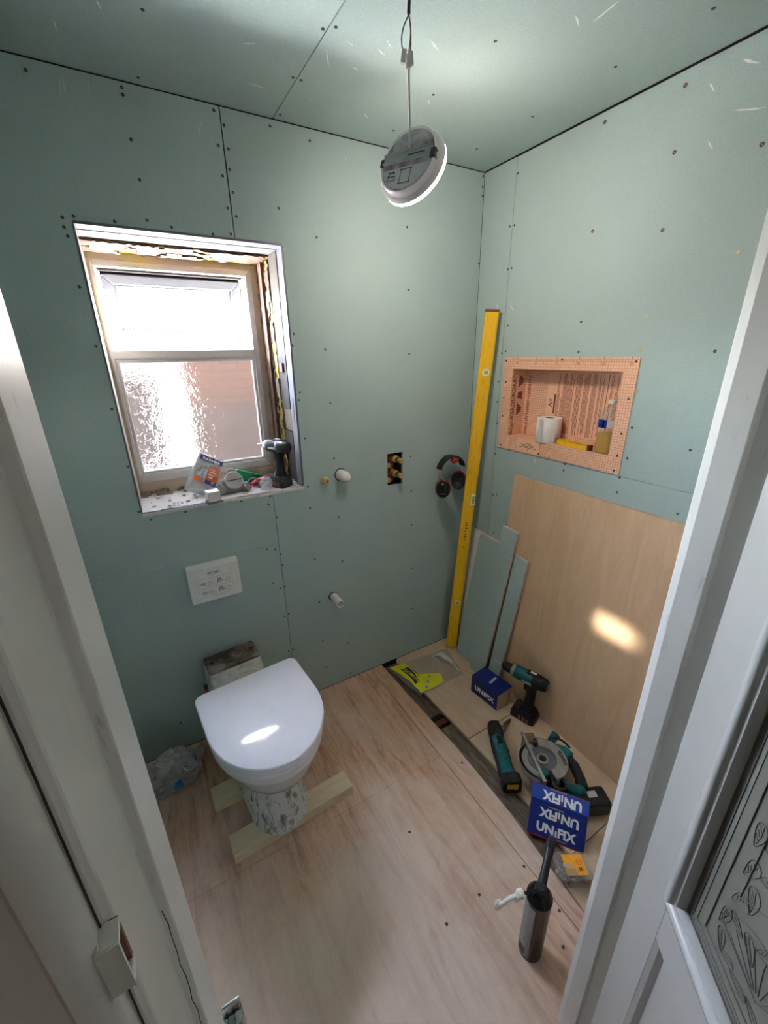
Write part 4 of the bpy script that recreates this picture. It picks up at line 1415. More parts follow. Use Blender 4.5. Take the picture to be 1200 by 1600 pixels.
obj('worn_print', bm, M['black_print'], lvl)

# ---- leaning plywood sheet
ang = math.atan2(0.078, 1.09)
ply = bxo('plywood_sheet', 0.0, 0.012, -0.90, 0.0, 0.0, 1.10, M['ply_sheet'], None, bevel=0.0012, seg=1)
ply.location = (-0.0945, -0.335, 0.0)
ply.rotation_euler = (0, ang, 0)
tag(ply, 'large plywood sheet leaning against the right wall below the niche', 'plywood')

# ---- plasterboard offcuts


def offcut(name, label, poly, xb_, xt_, L, mats, th=0.0125):
    """poly in (y, s) along the leaning face; the face leans from xb_ at the floor to xt_ at s = L"""
    a = math.asin((xt_ - xb_) / L)
    bm = B()
    prism(bm, [(p[0], p[1]) for p in poly], 'x', 0.0, th)
    bmesh.ops.recalc_face_normals(bm, faces=bm.faces)
    for f in bm.faces:
        f.material_index = 0 if f.normal.x < -0.9 else 1
    o = obj(name, bm, mats, None)
    o.location = (xb_, 0, 0)
    o.rotation_euler = (0, a, 0)
    return tag(o, label, 'offcut', 'plasterboard offcuts in the corner')


GR = [M['green_clean'], M['gypsum']]
offcut('plasterboard_offcut', 'white-faced plasterboard offcut behind the widest green one', [(-0.118, 0.0), (-0.285, 0.0), (-0.30, 0.735), (-0.058, 0.745)], -0.106, -0.014, 0.745, [M['board_back'], M['gypsum']])
offcut('plasterboard_offcut', 'widest green plasterboard offcut standing next to the long level', [(-0.126, 0.0), (-0.298, 0.0), (-0.308, 0.735), (-0.158, 0.745)], -0.124, -0.030, 0.745, GR)
offcut('plasterboard_offcut', 'tallest narrow green plasterboard offcut of the corner stack', [(-0.275, 0.0), (-0.372, 0.0), (-0.418, 0.845), (-0.322, 0.85)], -0.152, -0.048, 0.85, GR)
offcut('plasterboard_offcut', 'narrow green plasterboard offcut nearest the leaning plywood', [(-0.386, 0.0), (-0.456, 0.0), (-0.501, 0.728), (-0.424, 0.738)], -0.136, -0.0565, 0.74, GR)

# ---- toilet
TR = math.radians(4.5)
toi = thing('toilet', 'white back to wall toilet with closed lid standing on two battens', 'toilet', (-1.302, -0.288, 0.045), (0, 0, TR))


def dshape(hw, yb_, ys, yf, n=14, rc=0.03, back_in=0.0):
    """D outline: back edge at yb_, straight sides to ys, ellipse to yf (negative y is the front)"""
    pts = []
    for k in range(6):                        # back left corner
        a = PI / 2 + k / 5 * PI / 2
        pts.append((-hw + rc + rc * math.cos(a), yb_ - rc + rc * math.sin(a)))
    for k in range(n * 2 + 1):                # sides and front
        a = PI + k / (n * 2) * PI
        pts.append((hw * math.cos(a), ys + (ys - yf) * math.sin(a) * (1.0)))
    for k in range(6):
        a = k / 5 * PI / 2
        pts.append((hw - rc + rc * math.cos(a), yb_ - rc + rc * math.sin(a)))
    return pts


def sc(pts, s, cy=-0.2, dx=0.0):
    return [((p[0]) * s, cy + (p[1] - cy) * s) for p in pts]


lid_o = dshape(0.190, 0.0, -0.20, -0.435)
ZL = 0.455
bm = B()
rings = [(0.972, ZL - 0.024), (1.0, ZL - 0.021), (1.0, ZL - 0.007), (0.994, ZL - 0.002), (0.975, ZL)]
loft(bm, [[(p[0], p[1], z) for p in sc(lid_o, s)] for s, z in rings])
lid = obj('lid', bm, M['lid'], toi, smooth=True, autosmooth=50)
bm = B()
loft(bm, [[(p[0], p[1], z) for p in sc(lid_o, s)] for s, z in ((0.955, ZL - 0.046), (0.985, ZL - 0.043), (0.985, ZL - 0.027), (0.965, ZL - 0.0245))])
obj('seat', bm, M['ceramic'], toi, smooth=True, autosmooth=50)
for x in (-0.07, 0.07):
    bm = B()
    lathe(bm, [(0.010, -0.02), (0.011, -0.018), (0.011, 0.018), (0.010, 0.02)], 14, Matrix.Translation((x, -0.004, ZL - 0.03)) @ Matrix.Rotation(PI / 2, 4, 'Y'))
    obj('hinge', bm, M['chrome'], toi, smooth=True)
# bowl: rim to neck
ZR = ZL - 0.047
bm = B()


def ring_d(hw, yb_, ys, yf, z):
    return [(p[0], p[1], z) for p in dshape(hw, yb_, ys, yf, rc=min(0.03, hw * 0.5))]


loft(bm, [ring_d(0.070, -0.06, -0.20, -0.300, 0.222), ring_d(0.112, -0.03, -0.20, -0.345, 0.240), ring_d(0.134, -0.02, -0.20, -0.374, 0.268), ring_d(0.158, -0.005, -0.20, -0.402, 0.318),
          ring_d(0.173, 0.0, -0.20, -0.418, 0.358), ring_d(0.180, 0.0, -0.20, -0.425, ZR - 0.032), ring_d(0.184, 0.0, -0.20, -0.43, ZR - 0.02), ring_d(0.184, 0.0, -0.20, -0.43, ZR - 0.004), ring_d(0.178, -0.002, -0.20, -0.424, ZR)])
obj('bowl', bm, M['ceramic'], toi, smooth=True, autosmooth=45)
# pedestal: flares to the foot
bm = B()
loft(bm, [ring_d(0.104, 0.06, -0.20, -0.325, 0.0), ring_d(0.106, 0.06, -0.20, -0.328, 0.008), ring_d(0.098, 0.07, -0.20, -0.322, 0.03), ring_d(0.090, 0.08, -0.20, -0.305, 0.08),
          ring_d(0.082, 0.09, -0.20, -0.288, 0.14), ring_d(0.079, 0.09, -0.19, -0.282, 0.19), ring_d(0.085, 0.09, -0.19, -0.288, 0.235)])
obj('pedestal', bm, M['ceramic_dirty'], toi, smooth=True, autosmooth=45)
for s in (-1, 1):
    bm = B()
    lathe(bm, [(0.0, 0.0), (0.007, 0.0), (0.0075, 0.002), (0.0, 0.003)], 12, Matrix.Translation((s * 0.0935, -0.215, 0.11)) @ Matrix.Rotation(s * PI / 2, 4, 'Y'))
    obj('fixing_hole', bm, M['seal'], toi)
# rear shelf and the inlet block
bm = B()
loft(bm, [[(p[0], p[1], z) for p in rrect(0.19, 0.22, 0.02, 3, -0.008, 0.06)] for z in (0.19, 0.30)] + [[(p[0], p[1], 0.33) for p in rrect(0.26, 0.24, 0.02, 3, 0.0, 0.02)], [(p[0], p[1], 0.365) for p in rrect(0.30, 0.20, 0.02, 3, 0.0, -0.05)]])
obj('rear_shelf', bm, M['ceramic'], toi, smooth=True, autosmooth=45)
bm = B()
loft(bm, [[(p[0], p[1], z) for p in rrect(w, d, 0.012, 3, -0.002, cy)] for w, d, cy, z in ((0.215, 0.17, 0.17, 0.19), (0.218, 0.15, 0.185, 0.30), (0.212, 0.115, 0.21, 0.380), (0.206, 0.105, 0.213, 0.386))])
blk = obj('inlet_block', bm, M['ceramic_dirty2'], toi, smooth=True, autosmooth=35)
bm = B()
loft(bm, [[(p[0], p[1], z) for p in rrect(0.208, 0.106, 0.010, 3, -0.002, 0.213)] for z in (0.386, 0.400)] + [[(p[0], p[1], 0.404) for p in rrect(0.200, 0.098, 0.010, 3, -0.002, 0.213)]])
obj('spigot_gasket', bm, M['grime'], blk, smooth=True, autosmooth=35)
bm = B()
lathe(bm, [(0.040, 0.0), (0.042, 0.006), (0.036, 0.008), (0.032, 0.003), (0.0, 0.003)], 28, Matrix.Translation((-0.002, 0.213, 0.403)) @ Matrix.Diagonal((1.25, 0.85, 1, 1)), cap=False)
obj('flush_inlet', bm, M['grime'], blk, smooth=True, autosmooth=35)
for x in (-0.082, 0.08):
    bm = B()
    lathe(bm, [(0.0, 0.4045), (0.009, 0.4045), (0.010, 0.4065), (0.006, 0.407), (0.0, 0.4055)], 12, Matrix.Translation((x, 0.212, 0)), cap=False)
    obj('bolt_hole', bm, M['seal'], blk, smooth=True)
bxo('red_clip', -0.132, -0.121, 0.15, 0.168, 0.30, 0.342, M['red_clip'], toi, bevel=0.003)
bxo('clip_bracket', -0.134, -0.119, 0.147, 0.171, 0.342, 0.352, M['black_plastic'], toi, bevel=0.002)

# ---- battens
b1 = bxo('timber_batten', -0.228, 0.228, -0.039, 0.039, 0, 0.0448, M['pine'], None, bevel=0.002)
b1.location = (-1.247, -0.545, 0.0001)
b1.rotation_euler = (0, 0, math.radians(2.0))
tag(b1, 'pine batten under the front of the toilet', 'batten', 'battens under the toilet')
b2 = bxo('timber_batten', -0.205, 0.205, -0.039, 0.039, 0, 0.0448, M['pine'], None, bevel=0.002)
b2.location = (-1.297, -0.333, 0.0001)
b2.rotation_euler = (0, 0, math.radians(1.0))
tag(b2, 'pine batten under the middle of the toilet, nearer the window wall', 'batten', 'battens under the toilet')

# ---- flush plate cover on the back wall
fp = thing('flush_plate_cover', 'white flush plate cover with printed diagrams on the wall above the toilet', 'flush plate', (-1.3265, 0.0, 0.785))
bm = B()
loft(bm, [[(p[0], y, p[1]) for p in rrect(w, h, 0.004, 3)] for w, h, y in ((0.196, 0.156, -0.0003), (0.191, 0.150, -0.038), (0.188, 0.147, -0.0405))])
obj('cover', bm, M['white_plastic'], fp, smooth=True, autosmooth=35)
fr = basis((0, -0.0407, 0), (1, 0, 0), (0, 0, 1))
obj('maker_name', text_bm('GROHE', 0.0125, fr @ Matrix.Translation((-0.004, 0.047, 0)), offset=0.0004), M['grey_print'], fp)
bm = B()
box(bm, -0.018, 0.010, -0.0412, -0.0406, 0.038, 0.0388)
text_bm('GROHE', 0.004, fr @ Matrix.Translation((-0.004, 0.0345, 0)), bm=bm)
obj('maker_name', bm, M['light_print'], fp)
bm = B()
for (x0, x1, z0, z1) in ((-0.066, 0.066, 0.0265, 0.0272), (-0.066, 0.066, -0.0135, -0.0128), (-0.066, 0.066, -0.0535, -0.0528), (-0.066, -0.0653, -0.053, 0.027), (0.0653, 0.066, -0.053, 0.027), (-0.003, -0.0023, -0.053, 0.027)):
    box(bm, x0, x1, -0.0412, -0.0406, z0, z1)
obj('diagram_frame', bm, M['light_print'], fp)
for (cx_, cz_) in ((-0.034, 0.006), (0.032, 0.007), (-0.034, -0.034), (0.032, -0.033)):
    bm = B()
    for k in range(3):
        box(bm, cx_ - 0.024 + 0.003 * k, cx_ - 0.003, -0.0412, -0.0406, cz_ + 0.002 - 0.004 * k, cz_ + 0.0035 - 0.004 * k)
    if cx_ > 0:
        box(bm, cx_ - 0.024, cx_ - 0.021, -0.0412, -0.0406, cz_ - 0.008, cz_ + 0.009)
        box(bm, cx_ - 0.024, cx_ - 0.010, -0.0412, -0.0406, cz_ + 0.007, cz_ + 0.010)
        box(bm, cx_ - 0.012, cx_ - 0.010, -0.0412, -0.0406, cz_ + 0.001, cz_ + 0.010)
    obj('diagram', bm, M['grey_print'], fp)
    bm = B()
    for rr in (0.010, 0.0075, 0.0045):
        ps = [Vector((cx_ + 0.014 + rr * 1.15 * math.cos(a), -0.0408, cz_ - 0.003 + rr * math.sin(a))) for a in [k * PI / 8 for k in range(17)]]
        tube(bm, ps, 0.0005, 4)
    obj('diagram', bm, M['light_print'], fp)

# ---- pipes through the back wall
pb = thing('brass_fitting', 'small brass pipe fitting sticking out of the wall beside the white cap', 'pipe fitting', (-0.822, 0.0, 1.122), (PI / 2, 0, 0))
bm = B()
lathe(bm, [(0.013, 0.0), (0.013, 0.012), (0.0165, 0.013), (0.0165, 0.018), (0.013, 0.019), (0.013, 0.036), (0.0115, 0.0375), (0.007, 0.0375), (0.007, 0.024), (0.0, 0.024)], 20, cap=False)
obj('fitting_body', bm, M['brass'], pb, smooth=True, autosmooth=30)
bm = B()
lathe(bm, [(0.0145, 0.021), (0.0150, 0.0225), (0.0145, 0.024), (0.0148, 0.026), (0.0142, 0.028), (0.0148, 0.030), (0.013, 0.032)], 20, cap=False)
obj('thread', bm, M['brass'], pb, smooth=True)
pc = thing('capped_pipe', 'short white pipe with a rounded cap on the wall', 'pipe', (-0.742, 0.0, 1.131), (PI / 2, 0, 0))
bm = B()
lathe(bm, [(0.0245, 0.0), (0.0245, 0.045), (0.0235, 0.054), (0.019, 0.061), (0.011, 0.065), (0.0, 0.066)], 28, cap=False)
obj('cap', bm, M['white_plastic'], pc, smooth=True, autosmooth=60)
bm = B()
lathe(bm, [(0.0, 0.0002), (0.029, 0.0002), (0.029, 0.0012), (0.0, 0.0012)], 28, cap=False)
obj('wall_hole', bm, M['seal'], pc)
pw = thing('waste_pipe', 'open white waste pipe sticking out low on the wall', 'pipe', (-0.8145, 0.0, 0.531), (PI / 2, 0, 0))
bm = B()
lathe(bm, [(0.0185, 0.0), (0.0185, 0.085), (0.0162, 0.085), (0.0162, 0.02), (0.0, 0.02)], 28, cap=False)
obj('pipe', bm, M['white_plastic'], pw, smooth=True, autosmooth=30)
bm = B()
lathe(bm, [(0.0, 0.0002), (0.0225, 0.0002), (0.0225, 0.0012), (0.0, 0.0012)], 24, Matrix.Translation((-0.003, 0.001, 0)), cap=False)
obj('wall_hole', bm, M['seal'], pw)
sv = thing('shower_valve', 'brass shower valve with two spindles in a rectangular wall cut-out', 'valve', (-0.4575, 0.05, 1.114))
bxo('valve_body', -0.032, 0.020, -0.01, 0.03, -0.07, 0.07, M['valve_red'], sv, bevel=0.004)
for (z, rb) in ((0.048, 0.0), (-0.024, 0.0)):
    bm = B()
    lathe(bm, [(0.017, 0.01), (0.017, 0.050), (0.012, 0.053), (0.0115, 0.082), (0.0125, 0.083), (0.0125, 0.096), (0.010, 0.098), (0.0, 0.098)], 20, Matrix.Translation((0.006, 0, z)) @ Matrix.Rotation(PI / 2, 4, 'X'), cap=False)
    sp = obj('spindle', bm, M['brass'], sv, smooth=True, autosmooth=30)
    bm = B()
    lathe(bm, [(0.0135, 0.066), (0.0145, 0.067), (0.0145, 0.076), (0.0135, 0.077)], 20, Matrix.Translation((0.006, 0, z)) @ Matrix.Rotation(PI / 2, 4, 'X'), cap=False)
    obj('collar', bm, M['black_plastic'], sp, smooth=True, autosmooth=30)
for z in (0.015, -0.058):
    bm = B()
    lathe(bm, [(0.012, 0.005), (0.012, 0.032), (0.009, 0.034), (0.006, 0.034), (0.006, 0.028), (0.0, 0.028)], 16, Matrix.Translation((-0.022, 0, z)) @ Matrix.Rotation(PI / 2, 4, 'X'), cap=False)
    obj('stop_screw', bm, M['brass'], sv, smooth=True, autosmooth=30)

# ---- ear defenders hanging on the wall
em = thing('ear_defenders', 'black and red ear defenders hanging on the wall beside the level', 'ear defenders', (-0.164, -0.056, 0.992))
em.scale = (1.12, 1.12, 1.12)


def band(bm, r, z0, a0, a1, w, th, n=16, tilt=0.0):
    rings = []
    for k in range(n + 1):
        a = math.radians(a0 + (a1 - a0) * k / n)
        c, s = math.cos(a), math.sin(a)
        pr = [Vector((r * c, -w / 2, z0 + r * s * 1.12)), Vector(((r + th) * c, -w / 2, z0 + (r + th) * s * 1.12)),
              Vector(((r + th) * c, w / 2, z0 + (r + th) * s * 1.12)), Vector((r * c, w / 2, z0 + r * s * 1.12))]
        rings.append(pr)
    loft(bm, rings)


bm = B()
band(bm, 0.068, 0.062, 20, 160, 0.034, 0.006)
obj('headband', bm, M['black_plastic'], em, smooth=True, autosmooth=35)
bm = B()
r_ = bmesh.ops.create_icosphere(bm, subdivisions=3, radius=1)
for v in bm.verts:
    d = 1 + 0.18 * noise.noise(v.co * 2.2)
    v.co = Vector((v.co.x * 0.021, v.co.y * 0.014, v.co.z * 0.0155)) * d + Vector((0.014, -0.006, 0.122))
obj('red_pad', bm, M['red_plastic'], em, smooth=True)
for (sx, yo, tilt) in ((-1, -0.022, 0.5), (1, -0.002, -0.45)):
    cpos = Vector((sx * 0.052 - 0.006, yo, 0.008 + (0.016 if sx > 0 else -0.004)))
    axis = Vector((sx * 0.62, -0.72, -0.15)) if sx < 0 else Vector((0.72, 0.62, -0.10))
    a, b = frame_at(axis)
    axn = axis.normalized()
    mt = Matrix(((a.x, b.x, axn.x, cpos.x), (a.y, b.y, axn.y, cpos.y), (a.z, b.z, axn.z, cpos.z), (0, 0, 0, 1))) @ Matrix.Diagonal((0.82, 1.05, 1, 1))
    bm = B()
    lathe(bm, [(0.0, 0.034), (0.020, 0.032), (0.034, 0.022), (0.040, 0.008), (0.040, 0.002)], 28, mt, cap=False)
    cup = obj('ear_cup', bm, M['black_gloss'], em, smooth=True, autosmooth=60)
    bm = B()
    lathe(bm, [(0.0405, 0.0045), (0.0425, 0.002), (0.0425, -0.006), (0.040, -0.008)], 28, mt, cap=False)
    obj('red_rim', bm, M['red_dark'], cup, smooth=True, autosmooth=60)
    bm = B()
    lathe(bm, [(0.0395, -0.006), (0.041, -0.012), (0.036, -0.021), (0.026, -0.019), (0.022, -0.012), (0.0, -0.011)], 28, mt, cap=False)
    obj('ear_cushion', bm, M['black_rubber'], cup, smooth=True, autosmooth=60)
    bm = B()
    for k in range(3):
        box(bm, -0.018 + 0.006 * k, 0.016 - 0.004 * k, -0.010 + 0.009 * k, -0.006 + 0.009 * k, 0.0, 0.0355 - 0.0025 * k, mt)
    obj('maker_print', bm, M['grey_dark'], cup)
    for q in (-1, 1):
        bm = B()
        st = Vector((sx * 0.064, q * 0.012, 0.088))
        tube(bm, bez(st, st + Vector((sx * 0.012, 0, -0.03)), cpos + Vector((sx * 0.02, q * 0.016, 0.06)), cpos + a * (0.030 * q) + Vector((0, 0, 0.012)), 8), 0.0024, 6)
        obj('wire_arm', bm, M['steel'], em, smooth=True)
bm = B()
tube(bm, [(0.0, 0.053, 0.133), (0.0, 0.0, 0.133), (0.0, -0.02, 0.136)], 0.004, 8)
obj('wall_peg', bm, M['dull_metal'], em)

# ---- bag of pipe fittings in the left corner


def blob(bm, rad, seed, amp, sub=4, freq=2.0, flat=True):
    bmesh.ops.create_icosphere(bm, subdivisions=sub, radius=1)
    for v in bm.verts:
        p = v.co.copy()
        d = 1 + amp * noise.fractal(p * freq + Vector((seed, seed * 2, 0)), 1.0, 2.0, 4) + amp * 0.8 * abs(noise.noise(p * freq * 2.2 + Vector((0, seed, 1))))
        p = Vector((p.x * rad[0], p.y * rad[1], p.z * rad[2])) * d
        v.co = p
    if flat:
        z0 = -rad[2] * 0.62
        for v in bm.verts:
            if v.co.z < z0:
                v.co.z = z0 + (v.co.z - z0) * 0.05
    mz = min(v.co.z for v in bm.verts)
    for v in bm.verts:
        v.co.z -= mz


fb = thing('fittings_bag', 'crumpled smoky plastic bag of pipe fittings in the corner left of the toilet', 'bag', (-1.605, -0.145, 0.0006), (0, 0, 0.5))
bm = B()
blob(bm, (0.092, 0.066, 0.088), 3.3, 0.34)
for v in bm.verts:
    v.co.x += 0.25 * v.co.z * (v.co.z > 0.06) * -1
obj('bag_film', bm, M['grey_bag'], fb, smooth=True, autosmooth=28)
random.seed(3)
for (x, y, z, mm, s) in ((0.03, -0.02, 0.075, 'blue_fit', 1.2), (-0.025, -0.03, 0.03, 'blue_fit', 1.0), (-0.05, 0.0, 0.05, 'dull_metal', 1.0), (0.01, 0.01, 0.045, 'black_plastic', 1.3), (0.05, -0.01, 0.025, 'black_plastic', 1.0), (-0.03, 0.02, 0.085, 'dull_metal', 0.9)):
    bm = B()
    lathe(bm, [(0.010, -0.014), (0.014, -0.013), (0.014, -0.004), (0.011, -0.002), (0.011, 0.01), (0.015, 0.012), (0.015, 0.018), (0.009, 0.018), (0.009, -0.014)], 14, cap=False)
    o = obj('fitting', bm, M[mm], fb, smooth=True, autosmooth=30, loc=(x, y, z), rot=(random.random() * 3, random.random() * 3, random.random()))
    o.scale = (s, s, s)
for (x, y, z, rx, ry, rz, s) in ((0.045, -0.052, 0.085, 0.8, 0.5, 0.2, 0.020), (-0.04, -0.062, 0.045, 1.2, -0.2, -0.3, 0.016)):
    bm = B()
    bmesh.ops.create_grid(bm, x_segments=6, y_segments=6, size=s)
    for v in bm.verts:
        v.co.z = 0.004 * noise.noise(v.co * 90)
    bmesh.ops.solidify(bm, geom=bm.faces[:], thickness=0.0006)
    obj('blue_wrapper', bm, M['blue_fit'], fb, smooth=True, loc=(x, y, z), rot=(rx, ry, rz))
for (x, y, z, rx, ry, rz, s) in ((0.012, -0.055, 0.088, 0.75, 0.1, 0.3, 0.022), (0.066, -0.052, 0.030, 1.1, 0.2, 0.7, 0.018)):
    bm = B()
    box(bm, -s * 0.7, s * 0.7, -s * 0.5, s * 0.5, 0, 0.001)
    l_ = obj('paper_label', bm, M['paper_label'], fb, loc=(x, y, z), rot=(rx, ry, rz))
    bm = B()
    for k in range(3):
        box(bm, -s * 0.5, s * (0.1 + 0.15 * k), -s * 0.32 + k * s * 0.24, -s * 0.2 + k * s * 0.24, 0.001, 0.0014)
    obj('label_print', bm, M['black_print'], l_)
wf = thing('white_pipe_clip', 'small white pipe fitting on the floor beside the bag of fittings', 'pipe fitting', (-1.722, -0.135, 0.0), (0, 0, 0.4))
bm = B()
lathe(bm, [(0.012, 0.0), (0.016, 0.001), (0.016, 0.016), (0.0125, 0.018), (0.0125, 0.026), (0.009, 0.026), (0.009, 0.004), (0.0, 0.004)], 20, cap=False)
obj('collar', bm, M['white_plastic'], wf, smooth=True, autosmooth=30)
bm = B()
box(bm, 0.010, 0.032, -0.009, 0.009, 0.0, 0.020)
obj('nut', bm, M['white_plastic'], wf, bevel=0.003)

# ---- closed blue carton
c1 = thing('screw_box', 'closed dark blue carton of screws standing against the offcuts', 'box', (-0.199, -0.482, 0.0), (0, 0, math.radians(6)), 'blue screw cartons')
CW, CL, CH = 0.100, 0.168, 0.100
bm = B()
box(bm, -CW / 2, CW / 2, -CL / 2 + 0.004, CL / 2, 0.0, CH)
obj('carton', bm, M['blue_box'], c1, bevel=0.0012)
bxo('end_flap', -CW / 2 + 0.002, CW / 2 - 0.002, -CL / 2, -CL / 2 + 0.004, 0.002, CH - 0.008, M['carton'], c1, bevel=0.0008, seg=1)
bm = B()
box(bm, -CW / 2, CW / 2, -CL / 2 - 0.004, -CL / 2 + 0.005, CH - 0.003, CH - 0.0005)
obj('top_flap', bm, M['blue_box'], c1, bevel=0.0008, seg=1)
obj('side_lettering', text_bm('UNIFIX', 0.036, basis((-CW / 2 - 0.0003, 0.0, CH * 0.40), (0, -1, 0), (0, 0, 1)), offset=0.0016, spacing=1.05), M['white_print'], c1)
obj('top_lettering', text_bm('UNIFIX', 0.017, basis((0.004, -0.006, CH + 0.0003), (1, 0.1, 0), (0, 1, 0)), offset=0.0008, spacing=1.02), M['white_print'], c1)

# ---- open blue carton leaning on the saw
P0, P1 = Vector((-0.540, -1.026, 0.0012)), Vector((-0.430, -1.178, 0.0012))
Q0 = Vector((-0.487, -0.990, 0.102))
e1 = (P1 - P0).normalized()
e2 = (Q0 - P0)
e2 = (e2 - e1 * e2.dot(e1)).normalized()
e3 = e1.cross(e2).normalized()            # out of the face, towards the camera
c2 = thing('screw_box', 'open blue carton of screws leaning beside the circular saw', 'box', P0, group='blue screw cartons')
c2.rotation_euler = Matrix(((e1.x, e2.x, e3.x), (e1.y, e2.y, e3.y), (e1.z, e2.z, e3.z))).to_euler()
L2, F2, D2 = (P1 - P0).length, (Q0 - P0).length, 0.026
th = 0.0012
# carton walls: face, back, two ends, floor (open at the far end y = F2)
bxo('front_panel', 0, L2, 0, F2, -th, 0, M['blue_box'], c2)
bxo('back_panel', 0, L2, 0, F2, -D2, -D2 + th, M['blue_box'], c2)
bxo('end_panel', 0, th, 0, F2, -D2 + th, -th, M['blue_box'], c2)
bxo('end_panel', L2 - th, L2, 0, F2, -D2 + th, -th, M['blue_box'], c2)
bxo('base_panel', th, L2 - th, 0, th, -D2 + th, -th, M['red_edge'], c2)
fl = bxo('top_flap', -0.003, L2 + 0.003, 0, 0.046, -th, 0, M['blue_box_lit'], c2)
fl.location = (0, F2, 0.0)
fl.rotation_euler = (math.radians(-24), 0, 0)
bxo('flap_edge', -0.003, L2 + 0.003, 0.046, 0.0475, -th, 0.0002, M['red_edge'], fl)
bxo('red_band', 0, L2, 0.0, 0.004, 0.0, 0.0004, M['red_edge'], c2)


def unifix(parent, cx_, cy_, size, flip, nm='lettering'):
    r = Matrix.Rotation(PI if flip else 0, 4, 'Z')
    mt = Matrix.Translation((cx_, cy_, 0.0003)) @ r
    obj(nm, text_bm('UN', size, mt @ Matrix.Translation((-size * 0.16, 0, 0)), offset=size * 0.045, align='RIGHT'), M['white_print'], parent)
    obj(nm, text_bm('FIX', size, mt @ Matrix.Translation((size * 0.12, 0, 0)), offset=size * 0.045, align='LEFT'), M['white_print'], parent)
    bm = B()
    box(bm, -size * 0.075, size * 0.075, -size * 0.38, size * 0.12, 0, 0.0003, mt)
    obj(nm, bm, M['white_print'], parent)
    bm = B()
    lathe(bm, [(0.0, 0.0), (size * 0.075, 0.0), (size * 0.075, 0.0004), (0, 0.0004)], 12, mt @ Matrix.Translation((0, size * 0.29, 0)), cap=False)
    obj('red_dot', bm, M['red_print'], parent)
    bm = B()
    for k in range(8):
        box(bm, size * (-0.35 + 0.17 * k), size * (-0.24 + 0.17 * k), -size * 0.60, -size * 0.50, 0, 0.0003, mt)
    tag(obj('small_print', bm, M['light_print'], parent), kind='stuff')


unifix(c2, L2 * 0.52, F2 * 0.70, 0.040, True)
unifix(c2, L2 * 0.50, F2 * 0.27, 0.040, False)
unifix(fl, L2 * 0.54, 0.021, 0.040, True)

# ---- drill driver standing on its battery


def makita(parent, mt, size, mat='white_print', s='makita'):
    obj('lettering', text_bm(s, size, mt, offset=size * 0.02, font_shear=0.2), M[mat], parent)


